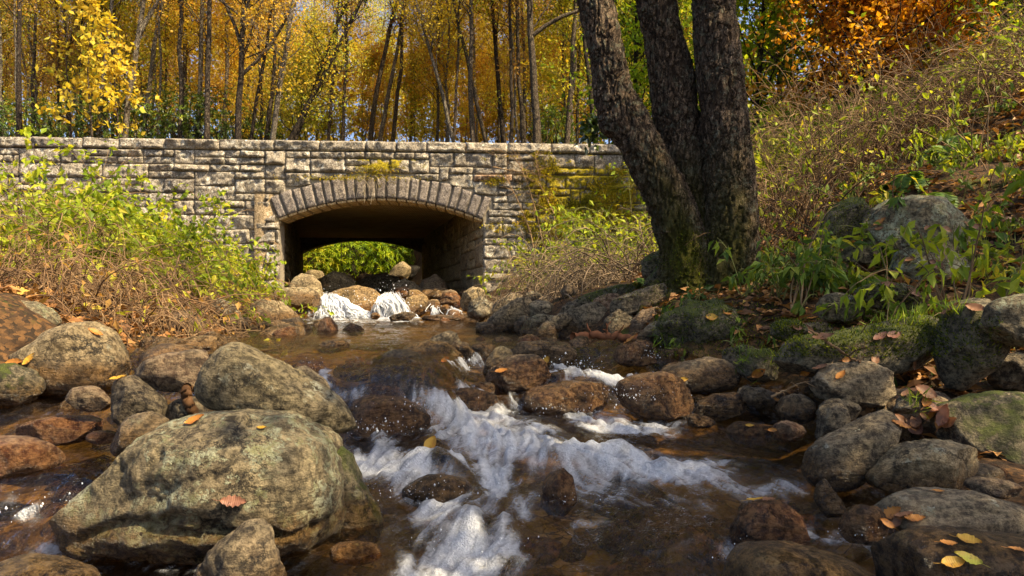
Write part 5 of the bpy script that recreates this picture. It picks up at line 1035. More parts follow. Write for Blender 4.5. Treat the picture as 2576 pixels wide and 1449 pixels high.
# rhododendron: long leathery leaves in whorls
def rhododendron(label, base, h, w, nw, seed, lm, leaf=.13):
    rng = np.random.default_rng(1900+seed); t = thing('rhododendron', label, 'shrub', base, 'evergreen shrubs behind the bridge'); mb = MB()
    n = 26; d = rng.normal(0, .55, (n, 3)); d[:, 2] = 1; P = grow(rng, rng.normal(0, w*.25, (n, 3))*np.array([1, 1, 0]), d, h*rng.uniform(.6, 1.05, n), 9, .18, .1); tubes(mb, P, np.linspace(.02, .007, 9)[None]*np.ones((n, 1)), 4)
    obj('stems', mb.mesh('stems', BM['dark']), t)
    a = rng.normal(0, 1, (nw, 3)); a = unit(a)*(rng.uniform(.25, 1, (nw, 1))**.45); C = a*np.array([w, w*.7, h*.5])+np.array([0, 0, h*.52]); C = C[(C[:, 2] > .05) & (fbm(C*1.6+seed, 3) > -.35)]
    k = 8; th = np.arange(k)/k*2*np.pi; up = unit(C-np.array([0, 0, h*.2])+rng.normal(0, .3, C.shape)); u1 = unit(np.cross(up, np.array([.2, .1, 1.]))); u2 = np.cross(up, u1)
    A = (u1[:, None]*np.cos(th)[:, None]+u2[:, None]*np.sin(th)[:, None]+up[:, None]*rng.uniform(-.2, .5, (len(C), k, 1))).reshape(-1, 3)
    mb = MB(); leaves(mb, rng, np.repeat(C, k, 0), leaf, .30, .1, .8, True, A, np.clip(np.repeat(rng.normal(.5, .25, len(C)), k)+rng.normal(0, .15, len(C)*k), 0, 1)); obj('leaves', mb.mesh('leaves', lm, False), t); return t
rl = leaf_mat('rhododendron_leaves', [(0, (.04, .08, .012)), (.5, (.11, .18, .02)), (.85, (.24, .32, .035)), (1, (.40, .42, .05))], .25, .32, .5)
for i, (px, D, h, w, lab) in enumerate([(180, 25.5, 2.5, 1.4, 'dark rhododendron below the yellow leaf sprays at left'), (290, 25, 2.6, 1.5, 'dark rhododendron beside the forked pale trunk'), (390, 25.6, 2.7, 1.6, 'big rhododendron right of the forked pale trunk'), (480, 25, 2.5, 1.5, 'rhododendron at the foot of the close pair of trunks'), (560, 26, 2.8, 1.5, 'rhododendron left of the thick dark mottled trunk'), (640, 26.3, 2.7, 1.3, 'rhododendron right of the thick dark mottled trunk'), (60, 25.4, 2.4, 1.5, 'dark evergreen shrub above the left end of the wall'), (-30, 24.5, 2.3, 1.4, 'evergreen shrub at the left edge over the wall'), (440, 28, 3.4, 1.6, 'taller rhododendron behind the row of shrubs'), (1390, 25.5, 1.9, .9, 'small grey green shrub at the foot of the big branching tree')]):
    X = (px-CX)/F*D; rhododendron(lab, (X, D, float(ground_z(X, D))+.1), h, w, 330, i, rl)
for i, (px, D, z, h, w, lab) in enumerate([(900, 26, .75, 1.9, 1.5, 'bright rhododendron seen through the arch'), (800, 25.2, .7, 1.5, 1.0, 'yellowish evergreen shrub seen through the arch at left'), (980, 27.5, .95, 2.0, 1.1, 'rhododendron seen through the arch at right'), (880, 28.5, 1.2, 2.6, 1.8, 'rhododendron behind the bright one seen through the arch')]):
    X = (px-CX)/F*D; rhododendron(lab, (X, D, z), h, w, 420, 20+i, LM['green'] if i != 1 else lime, .15)  # lighter leaves than the shrubs above the wall: sunshine put into their colour
# yellow leaf sprays of a sapling left, over the wall
for i, (px, D, h, lab) in enumerate([(215, 22.8, 6.6, 'sapling with large bright yellow leaves above the left part of the wall'), (160, 23.4, 5.6, 'second yellow leaved sapling left of the taller one'), (280, 23.2, 5.0, 'low yellow leaved sapling close to the pale leaning trunk')]):
    X = (px-CX)/F*D; gz = float(ground_z(X, D))+1.0; z = np.linspace(0, h, 10); path = P3(.05*z+.15*np.sin(z), 0*z, z)
    tm, cm = tree_meshes('yellow_sapling', 600+i, path, .035, 20, 60, 420, .3, .21, 'gold', 'mid', 1.3, .3, spread=.35, twigL=.7, droop=.6); put_tree('yellow_sapling', lab, 'yellow saplings over the wall', (X, D, gz), tm, cm)

# ================================================================ the big three stemmed tree on the right bank
big_m = bark_mat('big_tree_bark', (.44, .31, .195), (.17, .11, .066), .62, .80, (.30, .30, .20), 1.0, .05)
def spline(pts, n):
    P0 = np.array([W(*p[:3]) for p in pts]); r = np.array([p[3]/2*p[2]/F for p in pts]); t = np.linspace(0, len(pts)-1, n); i = np.clip(t.astype(int), 0, len(pts)-2); f = t-i
    def cr(a):
        e = np.concatenate([[2*a[0]-a[1]], a, [2*a[-1]-a[-2]]]); p0, p1, p2, p3 = e[i], e[i+1], e[i+2], e[i+3]; ff = f.reshape((-1,)+(1,)*(a.ndim-1))
        return .5*(2*p1+(p2-p0)*ff+(2*p0-5*p1+4*p2-p3)*ff**2+(3*p1-p0-3*p2+p3)*ff**3)
    return cr(P0), cr(r)
DT = 5.6
STEMS = [[(1745, 760, DT, 235), (1738, 705, DT, 180), (1722, 620, DT, 140), (1690, 520, DT, 122), (1640, 420, DT, 112), (1588, 320, DT, 110), (1545, 240, DT, 108), (1528, 150, DT, 96), (1508, 50, DT, 92), (1480, -60, DT, 86), (1440, -260, DT, 76), (1400, -560, DT, 60), (1360, -900, DT, 40)],
         [(1765, 760, DT+.10, 240), (1755, 690, DT+.12, 180), (1752, 600, DT+.14, 150), (1742, 500, DT+.15, 140), (1722, 390, DT+.15, 134), (1700, 290, DT+.15, 130), (1690, 190, DT+.15, 122), (1668, 90, DT+.15, 112), (1648, 0, DT+.15, 106), (1615, -140, DT+.15, 98), (1580, -400, DT+.15, 80), (1560, -900, DT+.2, 46)],
         [(1835, 775, DT-.05, 235), (1835, 715, DT-.05, 180), (1838, 620, DT-.05, 156), (1838, 500, DT-.05, 146), (1828, 380, DT-.05, 140), (1818, 270, DT-.05, 134), (1808, 170, DT-.05, 128), (1800, 80, DT-.05, 124), (1795, 0, DT-.05, 120), (1795, -150, DT-.05, 112), (1810, -450, DT, 92), (1840, -950, DT+.1, 50)]]
base = W(1790, 720, DT); bt = thing('triple_stemmed_tree', 'big tree with three thick rough lichened stems rising from one mossy foot', 'tree', base)
mb = MB()
for k, pts in enumerate(STEMS):
    n, sd = 480, 150; P, r = spline(pts, n); T_ = unit(np.gradient(P, axis=0)); A = unit(np.cross(T_, np.array([0, 1., 0]))); Bv = np.cross(T_, A); th = np.arange(sd)/sd*2*np.pi
    r = r*(.88, .88, .92)[k]; rr = np.broadcast_to(r[:, None], (n, sd)).copy(); flare = np.clip((CY-700)/F*DT, -9, 9); hgt = P[:, 2]-base[2]
    fl = np.exp(-np.clip(hgt+.1, 0, 9)/.22)[:, None]; rr = rr*(1+.16*fl*np.cos(th*5+k)[None]+.06*np.cos(th*2+k*2)[None])
    V0 = P[:, None]+rr[..., None]*(A[:, None]*np.cos(th)[:, None]+Bv[:, None]*np.sin(th)[:, None])
    Nn = unit(V0-P[:, None]); q = V0*np.array([13, 13, 4.2])+k*9
    qw = V0*np.array([1, 1, .30])+.03*fbm(V0*9+k, 3)[..., None]; fur = np.abs(fbm(qw*24+k*5, 3)); dsp = .022*sst(fur, .02, .34)+.010*fbm(V0*np.array([40, 40, 16]), 3)+.014*fbm(V0*5+k, 3)-.018
    if k == 0: dsp = dsp+.06*np.exp(-((P[:, None, 2]-W(0, 290, DT)[2])/.10)**2)*np.clip(-np.cos(th)[None]*np.sign(A[:, None, 0]), 0, 1)**2
    V = V0+Nn*dsp[..., None]; i = np.arange(n*sd).reshape(n, sd); j = np.roll(i, -1, 1)
    ms = np.clip((1.25-hgt)/.9, 0, 1)[:, None]*np.clip(.35+.65*(-Nn[..., 1])*(1 if k != 2 else .7)-.9*np.clip(Nn[..., 0], 0, 1), 0, 1)*1.1
    mb.add(V, np.stack([i[:-1], j[:-1], j[1:], i[1:]], -1).reshape(-1, 4), None, moss=ms.ravel())
obj('trunk', mb.mesh('trunk', big_m, off=base), bt)
rng = np.random.default_rng(44); mb = MB()
for k in range(9):                                                 # roots running down the bank
    px = 1660+k*36; b = W(px, 715, DT-.08*math.sin(k)); d = np.array([(px-1790)/150.0, -.9, -.75]); P = grow(rng, b[None], d[None], np.array([rng.uniform(.5, .95)]), 12, .13, -.2); tubes(mb, P, np.linspace(.06, .014, 12)[None], 8, moss=.75)
obj('roots', mb.mesh('roots', big_m, off=base), bt)
mb = MB(); tops = [spline(s, 40)[0][-8:] for s in STEMS]; allb = []
for tp in tops:
    S, d, t_, _ = child(rng, tp[None], 9, 0, 1, .9, .3); P = grow(rng, S, d, rng.uniform(1.0, 2.4, 9), 9, .12, .1); tubes(mb, P, np.linspace(.045, .01, 9)[None]*np.ones((9, 1)), 5)
    S, d, t_, _ = child(rng, P, 50, .2, 1, .8, .2); P = grow(rng, S, d, rng.uniform(.3, .9, 50), 6, .15, 0); tubes(mb, P, np.linspace(.01, .003, 6)[None]*np.ones((50, 1)), 3); allb.append(P)
obj('limbs', mb.mesh('limbs', BM['mid'], off=base), bt)
mb = MB(); P = np.concatenate(allb); i = rng.integers(0, len(P), 1500); Q = P[i, rng.integers(1, 6, 1500)]+rng.normal(0, .08, (1500, 3)); leaves(mb, rng, Q, .10, .6, .4, .3); obj('crown', mb.mesh('crown', LM['green'], False, base), bt)

# ================================================================ right bank behind the tree
def side_tree(name, label, px, D, gz, H, r, lm, bm, nl, leaf, lo, reach, seed, lean=0, group='trees on the right slope', limbs=46, twigs=300, spread=.42, cat='tree'):
    X = (px-CX)/F*D; z = np.linspace(0, H, 12); rg = np.random.default_rng(seed); path = P3(lean*z, 0*z, z); path[1:, :2] += np.cumsum(rg.normal(0, .05, (11, 2)), 0)
    tm, cm = tree_meshes(name, seed, path, r, limbs, twigs, nl, lo, leaf, lm, bm, reach, .35, spread=spread, twigL=.9)
    return put_tree(name, label, group, (X, D, gz), tm, cm)
gl_ = lambda px, D: float(ground_z((px-CX)/F*D, D, False))-.1
side_tree('beech_tree', 'orange beech with a wide bright crown at upper right', 2120, 12.5, gl_(2120, 12.5)-.2, 4.8, .07, 'beech', 'dark', 36000, .095, .18, 2.7, 701, limbs=90, twigs=900)
side_tree('beech_tree', 'second orange beech behind the right end of the bright crown', 2310, 13.2, gl_(2310, 13.2), 4.0, .06, 'beech', 'dark', 26000, .095, .12, 2.3, 702, limbs=60, twigs=600)
for i, (px, D, H, lm, lab, nl) in enumerate([(1600, 17, 9, 'green', 'leafy green tree glimpsed between the left and middle stems', 7000), (1690, 19, 10, 'ygreen', 'yellow green tree between the big tree stems far back', 8000), (1900, 14.5, 6.2, 'green', 'bright green tree right of the big tree', 9000), (1960, 19, 10, 'green', 'taller green tree behind the orange beech', 8000), (1780, 16, 8, 'green', 'green tree hidden behind the middle stem', 6000), (2480, 14, 4.2, 'green', 'dark leaved green tree at the top right corner', 5000), (2240, 21, 8, 'ygreen', 'yellow green tree behind the orange beeches', 7000), (2620, 17, 5, 'ygreen', 'yellow green tree at the right edge on the slope', 5000)]):
    side_tree('slope_tree', lab, px, D, gl_(px, D), H, .07, lm, 'dark', nl, .125, .08, 2.3, 720+i, limbs=52, twigs=420)
# hemlock tip at the top edge
# green maple sprig left of the big tree
sp = W(1500, 255, 6.4); rg = np.random.default_rng(66); mb = MB(); P = grow(rg, np.array([W(1620, 250, 6.3)]), np.array([[-1, .2, .05]]), np.array([.62]), 9, .06, -.3); tubes(mb, P, np.linspace(.008, .003, 9)[None], 4)
S, d, t_, _ = child(rg, P, 16, .2, 1, .8, -.1); P2 = grow(rg, S, d, rg.uniform(.1, .28, 16), 6, .1, -.4); tubes(mb, P2, np.linspace(.004, .002, 6)[None]*np.ones((16, 1)), 3)
t = thing('green_bough', 'drooping bough of dark green leaves left of the big tree stem', 'branch', sp); obj('stems', mb.mesh('stems', BM['dark'], off=sp), t); mb = MB(); i = rg.integers(0, 16, 190); leaves(mb, rg, P2[i, rg.integers(1, 6, 190)]+rg.normal(0, .03, (190, 3)), .07, .75, .7, .5, True); obj('leaves', mb.mesh('leaves', LM['dkgreen'], False, sp), t)
# bare thicket on the slope
TK = [(1930, 560, 7.6, 'dense bare thicket right beside the big tree', 2.3, (-.05, -.1, .1)), (2010, 560, 8.4, 'bare arching thicket under the orange beech', 2.6, (.1, -.1, .1)), (2100, 540, 7.8, 'tan stemmed thicket in the middle of the right slope', 2.2, (.15, -.1, 0)), (2190, 500, 8.6, 'tall twiggy thicket on the middle of the right slope', 2.5, (.15, -.1, 0)), (2290, 480, 8.0, 'bare thicket with stems bending right on the slope', 2.2, (.4, -.1, 0)), (2390, 440, 8.8, 'bare thicket high on the right slope', 2.3, (.35, 0, 0)), (2480, 420, 8.0, 'bare thicket near the right edge of the slope', 2.0, (-.3, -.1, 0)), (2560, 380, 8.6, 'bare thicket cut by the right edge', 2.2, (-.45, 0, 0)), (1960, 600, 6.6, 'thin bare canes rising beside the right foot of the big tree', 1.6, (.05, -.05, .3)), (2050, 470, 10.5, 'far bare thicket below the green tree', 2.8, (0, 0, .2)), (2330, 380, 10.5, 'upper bare thicket below the second beech', 2.6, (0, 0, .1))]
for i, (px, py, D, lab, L, lean) in enumerate(TK):
    shrub('bare_thicket', lab, gpos(px, py, D), 62, L*.74, .0075, [tan_st, brown_st, dark_st][i % 3], lime if i % 3 != 1 else LM['ygreen'], 120, .07, lean, .50, -.42, 4, .45, .10, group='bare thickets on the right slope', seed=80+i, twigL=.35)
for i, (px, py, D, lab, L, nl) in enumerate([(1940, 470, 11, 'yellow green bush glowing behind the thicket by the big tree', 2.4, 1500), (2060, 420, 12, 'yellow green bush behind the middle thicket', 2.4, 1500), (2200, 380, 12, 'light green bush below the orange beech', 2.3, 1400), (2330, 340, 12, 'light green bush on the upper slope', 2.0, 1200), (2470, 250, 12, 'dark green bush in the upper right', 2.2, 1200), (2000, 330, 13.5, 'tall light green bush beside the green tree', 3.0, 1500), (2560, 300, 10, 'green bush at the right edge', 1.6, 900)]):
    shrub('slope_bush', lab, gpos(px, py, D), 30, L*.52, .008, green_st, [lime, LM['ygreen'], LM['green']][i % 3], nl, .10, (0, -.1, 0), .5, -.3, 5, .4, group='leafy bushes on the right slope', seed=110+i)
for i, (px, D, H, lm, lab, nl) in enumerate([(2450, 15.5, 3.2, 'gold', 'low golden tree high on the slope right of the orange beeches', 6000), (2540, 13, 2.6, 'ygreen', 'yellow green sapling tree at the top right', 5000), (2600, 11, 2.4, 'green', 'green sapling tree at the right edge high on the slope', 4500), (2380, 18, 4, 'rust', 'rust coloured tree behind the second beech', 5000)]):
    side_tree('slope_tree', lab, px, D, gl_(px, D), H, .05, lm, 'mid', nl, .095, .05, 1.6, 760+i, limbs=40, twigs=300)
# trees beyond the right edge of the picture, whose crowns shade the near rocks and the bank
for i, (X, D, H, nl, lo, reach, lab) in enumerate([(4.7, .5, 6.8, 4500, .38, 2.0, 'leafy tree standing beyond the right edge and shading the near boulders'), (7.0, 1.5, 8.0, 6000, .40, 2.1, 'leafy tree beyond the right edge shading the right bank'), (3.4, -2.3, 6.8, 3000, .38, 2.0, 'leafy tree behind the viewer at right'), (6.6, 3.6, 6.6, 3600, .42, 2.0, 'leafy tree beyond the right edge shading the slabs by the big tree')]):
    rg = np.random.default_rng(800+i); z = np.linspace(0, H, 12); path = P3(0*z, 0*z, z); path[1:, :2] += np.cumsum(rg.normal(0, .05, (11, 2)), 0)
    tm, cm = tree_meshes('bank_tree', 810+i, path, .12, 46, 300, nl, lo, .115, 'green', 'mid', reach, .3, spread=.45, twigL=.9)
    put_tree('bank_tree', lab, 'trees beyond the right edge', (X, D, float(ground_z(X, D, False))-.1), tm, cm)
# saplings with hanging leaves
def herbplant(label, px, py, D, n, L, nl, leaf, seed, lean=(0, 0, 0), lm=herb, st=green_st, r=.004, spread=.35, twigs=2, asp=.42, group='green plants of the right bank', name='green_plant', up=1.0, droop=.9, grav=-.25):
    b = gpos(px, py, D); b = (b[0], b[1], max(b[2], W(px, py, D)[2])); return shrub(name, label, b, n, L, r, st, lm, nl, leaf, lean, spread, grav, twigs, .04, .08, asp, group, seed, True, 'plant', .3, up, droop)
for i, a in enumerate([('leafy sapling with drooping bright leaves in front of the upper boulder', 2390, 775, 3.7, 9, 1.05, 110, .085, (-.15, -.15, 0)), ('branching sapling at the right edge with light green leaves', 2520, 740, 3.6, 8, .95, 100, .085, (.25, -.1, 0)), ('big leaved light green sapling in the right edge above the boulders', 2600, 620, 4.6, 7, .9, 70, .11, (-.1, 0, .1)), ('thin pale canes with few leaves above the mossy slab', 2180, 800, 3.6, 8, .75, 18, .09, (-.2, -.1, 0)), ('upright thin canes left of the upper boulder', 2000, 720, 4.4, 6, 1.0, 10, .08, (.2, 0, 0)), ('slim sapling rising from the ferns at right', 2470, 520, 6, 6, 1.5, 70, .08, (-.1, 0, .2))]):
    herbplant(a[0], *a[1:8], 140+i, a[8], lm=sapl if i in (0, 1, 2, 5) else herb, st=tan_st, r=.0065)
for i, a in enumerate([('dark green leafy plant at the left front of the big tree foot', 1760, 735, 5.0, 12, .28, 60, .075), ('hanging leafy plant at the right front of the big tree foot', 1880, 725, 4.9, 14, .42, 80, .085), ('broad leaved drooping plant right of the big tree foot', 1970, 735, 4.6, 12, .45, 70, .10), ('large leaved green plant between tree foot and mossy hump', 2040, 720, 4.5, 12, .48, 70, .105), ('small leafy plant on the root bank', 1720, 790, 4.9, 10, .2, 46, .06), ('small plant low on the root bank beside the slanting stone', 1690, 850, 4.6, 8, .16, 36, .05), ('little green plant left of the mossy cushion stone', 1850, 800, 4.4, 8, .18, 36, .055)]):
    herbplant(*a, 160+i, (0, -.35, 0), spread=.55, twigs=1)
for i, (px, py, D) in enumerate([(2150, 470, 6.5), (2210, 450, 7), (2290, 430, 7), (2360, 440, 6.6), (2110, 610, 5.0), (2030, 560, 5.6), (2240, 470, 6.2), (2420, 470, 5.8), (2520, 480, 5.6), (1950, 640, 5.4), (2470, 560, 5.0), (2060, 660, 4.9), (2130, 680, 4.6), (1920, 520, 7.5), (2000, 500, 7.5)]):
    herbplant('small weed with narrow leaves in the leaf litter of the right bank', px, py, D, 7, .35, 34, .075, 180+i, lm=herb if i % 2 else lime, group='weeds in the leaf litter')
for i, (px, py, D) in enumerate([(2440, 640, 4.4), (2380, 560, 4.6), (2480, 700, 4.1), (2330, 790, 3.8), (2100, 700, 4.5), (2060, 610, 5.0), (2250, 560, 4.5), (2530, 600, 4.6), (2420, 430, 6.4), (2540, 420, 6.0), (2010, 640, 5.2), (2560, 760, 3.5), (1940, 580, 6), (2150, 430, 7), (2340, 380, 7.5), (2250, 400, 7.5), (2490, 350, 7.5)]):
    herbplant(['leafy green seedling with drooping leaves among the litter of the right bank'][0], px, py, D, 9, .5, 110, .075, 210+i, lm=[sapl, herb, lime][i % 3], spread=.6, twigs=2, group='green seedlings of the right bank')
# ferns
def fern(label, px, py, D, n, L, seed):
    rng = np.random.default_rng(2300+seed); b = np.array(gpos(px, py, D)); mb = MB(); ms = MB(); d = rng.normal(0, .75, (n, 3)); d[:, 2] = .8; P = grow(rng, np.zeros((n, 3))+rng.normal(0, .02, (n, 3)), d, L*rng.uniform(.7, 1.1, n), 22, .02, -.75); tubes(ms, P, np.linspace(.004, .0012, 22)[None]*np.ones((n, 1)), 3)
    T_ = unit(np.gradient(P, axis=1)); Sd = unit(np.cross(T_, np.array([0, 0, 1.])))
    for s in (-1, 1):
        for off in (0, .5):
            Pp = P[:, 3:-1]*(1-off)+P[:, 4:]*off; A = Sd[:, 3:-1]*s+T_[:, 3:-1]*.35-np.array([0, 0, .12]); ln = np.sin(np.linspace(.45, 3.0, Pp.shape[1]))[None]*L*.24+.004; ln = ln*np.ones((n, 1))
            V = Pp.reshape(-1, 3); A = unit(A.reshape(-1, 3)); l = ln.reshape(-1, 1); Bv = T_[:, 3:-1].reshape(-1, 3)*l*.17
            Q = np.stack([V, V+A*l*.4+Bv, V+A*l, V+A*l*.4-Bv], 1); mb.add(Q, np.arange(len(V))[:, None]*4+np.arange(4), None, tint=rng.uniform(.25, .9, len(V)).repeat(4))
    t = thing('fern', label, 'fern', b, 'ferns of the right bank'); obj('stalks', ms.mesh('stalks', green_st), t); obj('fronds', mb.mesh('fronds', fern_m, False), t)
fern_m = leaf_mat('fern_fronds', [(0, (.06, .13, .025)), (.5, (.14, .25, .045)), (1, (.26, .36, .06))], .35)
for i, a in enumerate([('broad dark green fern under the thicket on the right slope', 2290, 430, 6.4, 11, .62, 1), ('fern standing higher right of the broad fern', 2390, 410, 6.8, 9, .6, 2), ('low fern on the slope left of the broad fern', 2200, 480, 6.2, 8, .42, 3), ('bright fern at the head of the mossy hump', 2345, 470, 5.8, 9, .45, 4), ('small fern against the tree side of the slabs', 1625, 690, 6.6, 7, .3, 5)]): fern(*a)
# leaf litter, moss and grass
mb = MB(); N = 24000; px = rng.uniform(1560, 2700, N); D = rng.uniform(2.6, 13, N)**1.0; X = (px-CX)/F*D; m = (X-XR(D) > .25); X, D = X[m], D[m]
P = P3(X, D, ground_z(X, D)+rng.uniform(.0, .03, len(X))); P = P[fbm(P*1.7, 3) > -.35]; A = rng.normal(0, 1, P.shape)*np.array([1, 1, .35])
litter_m = leaf_mat('litter_leaves', [(0, (.09, .04, .016)), (.35, (.22, .10, .03)), (.65, (.36, .17, .05)), (.9, (.46, .24, .08)), (1, (.50, .34, .06))], .15, .6, .3)
leaves(mb, rng, P, .075, .55, .05, .9, True, A); o = obj('leaf_litter', mb.mesh('leaf_litter', litter_m, False)); tag(o, 'brown fallen leaves strewn over the right bank', 'leaves', kind='stuff')
mb = MB(); N = 8000; px = rng.uniform(-60, 640, N); D = rng.uniform(4.2, 12.5, N); X = (px-CX)/F*D; m = XL(D)-X > .05; X, D = X[m], D[m]; P = P3(X, D, ground_z(X, D)+rng.uniform(0, .03, len(X))); leaves(mb, rng, P, .08, .55, .05, .9, True, rng.normal(0, 1, P.shape)*np.array([1, 1, .35]))
o = obj('leaf_litter', mb.mesh('leaf_litter_far_bank', litter_m, False)); tag(o, 'brown fallen leaves under the bramble of the left bank', 'leaves', kind='stuff')
# ================================================================ things that lie on the stones: found by looking straight at the surfaces
bpy.context.view_layer.update(); dg = bpy.context.evaluated_depsgraph_get()
SKIP = {'water', 'waterfall', 'spray_drops', 'stems', 'leaves', 'crown', 'leaf_litter'}
def hit(px, py, far=True):
    d = Vector(W(px, py, 1.0)).normalized(); o = Vector((0, 0, 0))
    for _ in range(12):
        ok, loc, nrm, _, ob, _ = scene.ray_cast(dg, o, d)
        if not ok: return None
        if ob.name.split('.')[0] in SKIP: o = loc+d*.002; continue
        return np.array(loc), np.array(nrm), ob
    return None
def fleaf_mesh(L, wd, seed, m, lobed=False, curl=.25):
    rng = np.random.default_rng(seed); n = 17; t = np.linspace(0, 1, n); prof = np.sin(np.pi*t**.85)**.8*wd*.5
    if lobed: prof = prof*(1+.45*np.sin(t*np.pi*5)**2-.2)
    rows = []
    for s in (-1, -.5, 0, .5, 1): rows.append(np.stack([t, prof*s, curl*(abs(s)**1.5)*wd*.5+curl*.5*(t-.5)**2+.02*rng.normal(0, 1, n)*abs(s)], -1))
    V = np.stack(rows, 1)*L; i = np.arange(n*5).reshape(n, 5); mb = MB(); mb.add(V, np.stack([i[:-1, :-1], i[1:, :-1], i[1:, 1:], i[:-1, 1:]], -1).reshape(-1, 4))
    P = np.stack([np.linspace(-.28, 0, 5), .04*np.linspace(1, 0, 5)**2, .02+0*np.linspace(0, 1, 5)], -1)*L; tubes(mb, P, np.full((1, 5), .011*L), 4)
    return mb.mesh('fallen_leaf', m)
def flm(name, a, b):
    g = G(name); v = g.obco(); n1 = g.noise(v, 60, 5, .7); n2 = g.noise(v, 17, 3)
    c = g.mix(g.step(n2, .4, .65), a, b); c = g.mix(g.step(n1, .6, .7), c, tuple(x*.35 for x in b)); p = g.pbr(c, .5, g.bump(g.n('TexWave', {'Vector': v, 'Scale': 60.0, 'Distortion': 1.0}).outputs[1], .3, .002), .4)
    return g.surf(g.n('MixShader', {0: .2, 1: p, 2: g.n('BsdfTranslucent', {'Color': c}).outputs[0]}).outputs[0])
FM = dict(yellow=flm('yellow_leaf', (.54, .31, .03), (.42, .19, .02)), lime=flm('lime_leaf', (.42, .40, .04), (.50, .34, .04)), orange=flm('orange_leaf', (.46, .19, .03), (.34, .12, .02)), brown=flm('brown_leaf', (.26, .12, .05), (.18, .075, .03)), pink=flm('pinkish_leaf', (.30, .135, .075), (.20, .08, .045)))
FL = [(590, 1262, .070, .40, 'pink', 5, 1, 'pinkish brown lobed leaf lying in the crease of the huge boulder'), (492, 1060, .058, .6, 'orange', 70, 0, 'orange brown curled leaf on top of the huge boulder by the wedge slab'), (660, 1080, .030, .5, 'yellow', 10, 0, 'tiny orange leaf on the top of the huge boulder'),
      (2385, 1372, .040, .55, 'orange', 0, 0, 'small orange leaf at the upper left on the flat wet slab'), (2436, 1365, .052, .78, 'yellow', -60, 0, 'round golden leaf standing out on the flat wet slab'), (2395, 1418, .058, .5, 'yellow', 25, 0, 'long yellow leaf lying lowest left on the flat wet slab'), (2432, 1410, .058, .6, 'lime', 120, 0, 'yellow green leaf beside the long yellow leaf on the flat wet slab'), (2560, 1388, .05, .3, 'orange', 30, 0, 'narrow orange leaf at the right on the flat wet slab'),
      (2245, 1292, .06, .55, 'orange', 40, 1, 'orange leaf on the upper side of the leaf pile beside the long low slab'), (2275, 1300, .055, .5, 'brown', -30, 0, 'brown leaf in the middle of the leaf pile'), (2300, 1308, .06, .5, 'orange', 15, 0, 'orange leaf at the right end of the leaf pile'), (2260, 1312, .05, .5, 'brown', 100, 0, 'curled brown leaf in front of the leaf pile'), (2228, 1318, .045, .5, 'orange', 160, 0, 'small orange leaf at the left of the leaf pile'),
      (1900, 1262, .050, .45, 'yellow', 20, 0, 'curled yellow leaf on the red brown wet rock'), (1930, 1262, .05, .6, 'brown', 60, 0, 'dark red leaf on the red brown wet rock'), (1885, 1072, .042, .4, 'yellow', 5, 0, 'yellow leaf at the left on the flat wet slab near the right shore'), (1945, 1082, .044, .4, 'orange', -5, 0, 'orange leaf at the right on the flat wet slab near the right shore'),
      (1085, 1118, .075, .7, 'yellow', 80, 0, 'squarish yellow leaf on the small dark rock in the white water'), (1262, 935, .075, .5, 'orange', 20, 0, 'orange leaf on the left of the layered russet rock'), (1375, 905, .06, .6, 'yellow', 70, 0, 'yellow leaf at the top right of the layered russet rock'), (1120, 905, .06, .5, 'orange', 50, 0, 'orange leaf on the low boulder with the lichen patch'),
      (1590, 855, .10, .55, 'orange', 30, 1, 'orange lobed leaf heap piece on the wet rock in the chute'), (1720, 955, .05, .5, 'yellow', 10, 0, 'yellow leaf on the rounded wet boulder right of the cascade'), (2360, 1240, .035, .5, 'orange', 0, 0, 'small orange leaf on the back of the long low slab'), (2200, 905, .06, .6, 'brown', 80, 0, 'brown leaf standing on the dark grey layered rock'), (2130, 905, .05, .5, 'orange', 20, 0, 'orange leaf under the broken stick'),
      (1790, 800, .08, .7, 'yellow', 0, 0, 'pale yellow leaf on the mossy root bank'), (1830, 792, .06, .6, 'orange', 60, 0, 'orange leaf beside the pale yellow one on the root bank'), (40, 912, .09, .4, 'orange', 10, 0, 'orange leaf on the low mossy rock at the left edge'), (75, 905, .07, .5, 'yellow', 70, 0, 'yellow leaf in the cleft beside the tan sunlit boulder'), (240, 838, .08, .4, 'orange', 10, 0, 'orange leaf on top of the tan sunlit boulder'), (300, 955, .07, .5, 'yellow', 20, 0, 'yellow leaf at the right foot of the tan sunlit boulder'),
      (1955, 1010, .06, .5, 'orange', 30, 0, 'orange leaf on the dark rock left of the leaning wedge rock'), (2290, 990, .07, .5, 'brown', 20, 0, 'brown leaf in the hollow right of the layered rock'), (2330, 1010, .07, .5, 'orange', 70, 0, 'orange leaf in the hollow above the rounded tan grey rock')]
def lay(px, py, L, wd, mk, rot, lob, lab, group=None, name='fallen_leaf', seed=0):
    h = hit(px, py)
    if h is None: return
    loc, nrm, ob = h; n = Vector(nrm)
    if n.dot(Vector(loc)) > 0: n = -n
    n = (n+Vector((0, -.1, .55))).normalized(); rt = Vector((math.cos(R(rot)), -.15, math.sin(R(rot)*.6))); x = (rt-n*rt.dot(n)).normalized(); y = n.cross(x); M = Matrix((x, y, n)).transposed().to_4x4()
    o = obj(name, fleaf_mesh(L, wd, int(px*7+py), FM[mk], lob)); o.matrix_world = Matrix.Translation(Vector(loc)+n*.006-x*L*.5)@M; tag(o, lab, 'leaf', group)
for a in FL: lay(*a)
rng = np.random.default_rng(31)
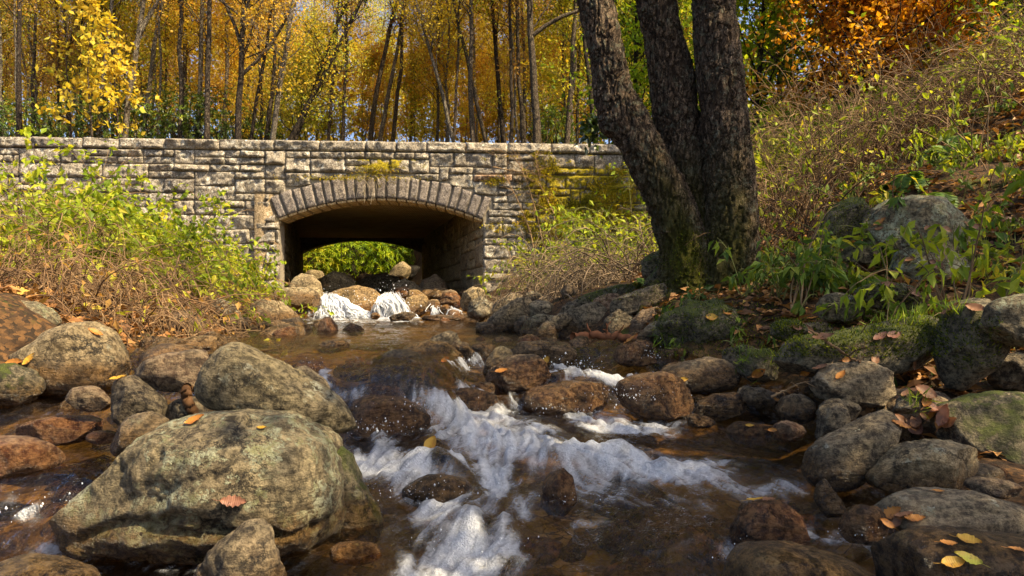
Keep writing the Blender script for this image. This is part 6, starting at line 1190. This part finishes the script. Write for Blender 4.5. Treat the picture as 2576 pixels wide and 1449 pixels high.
for k in range(70):                                                 # more leaves caught in the hollows of the right bank
    px, py = (rng.uniform(1950, 2500), rng.uniform(560, 800)) if k < 42 else ((rng.normal(2310, 50), rng.normal(1040, 30)) if k < 56 else (rng.uniform(1900, 2330), rng.uniform(780, 1000)))
    lay(px, py, rng.uniform(.06, .10), rng.uniform(.45, .65), ['brown', 'orange', 'pink', 'brown'][k % 4], rng.uniform(0, 180), 0, 'dry curled leaf caught among the stones of the right bank', 'dry leaves caught on the right bank')
# moss hair and grass on stones
def fuzz(name, label, boxes, n, L, mat, seed, cat, upw=.8, kind='stuff', asp=.16):
    rng = np.random.default_rng(seed); P, A = [], []
    for (x0, x1, y0, y1, w) in boxes:
        for _ in range(int(n*w)):
            h = hit(rng.uniform(x0, x1), rng.uniform(y0, y1))
            if h is None or h[2].name.startswith('wall'): continue
            if h[0][1] > 7.5: continue
            P.append(h[0]); A.append(h[1]*.6+np.array([0, 0, upw]))
    P = np.array(P); A = unit(np.array(A))+rng.normal(0, .5, P.shape); mb = MB(); leaves(mb, rng, P, L, asp, 0, .1, False, A); o = obj(name, mb.mesh(name, mat, False)); tag(o, label, cat, kind=kind)
moss2 = leaf_mat('moss_hair', [(0, (.02, .03, .003)), (.4, (.07, .10, .006)), (.8, (.20, .24, .012)), (1, (.32, .32, .02))], .3, .8, .1)
grass_m = leaf_mat('grass_blades', [(0, (.05, .10, .012)), (.5, (.16, .26, .02)), (1, (.36, .42, .04))], .4)
fuzz('moss', 'soft green moss over the stones and roots of the right bank', [(1960, 2390, 800, 900, .35), (2060, 2190, 490, 620, .16), (1640, 1960, 760, 900, .3), (1700, 1790, 580, 720, .12), (1430, 1700, 705, 760, .1), (1950, 2020, 800, 860, .06), (2120, 2330, 700, 770, .08), (2400, 2520, 800, 930, .05), (1610, 1700, 630, 680, .05)], 9000, .013, moss2, 1, 'moss', .5, asp=.35)
fuzz('grass', 'bright short grass on the back of the mossy slab and the bank', [(2120, 2330, 790, 822, .3), (1850, 1960, 870, 950, .10), (2230, 2420, 770, 800, .2), (1640, 1720, 820, 880, .12), (2290, 2330, 1000, 1040, .06)], 900, .06, grass_m, 2, 'grass', 1.1, asp=.07)
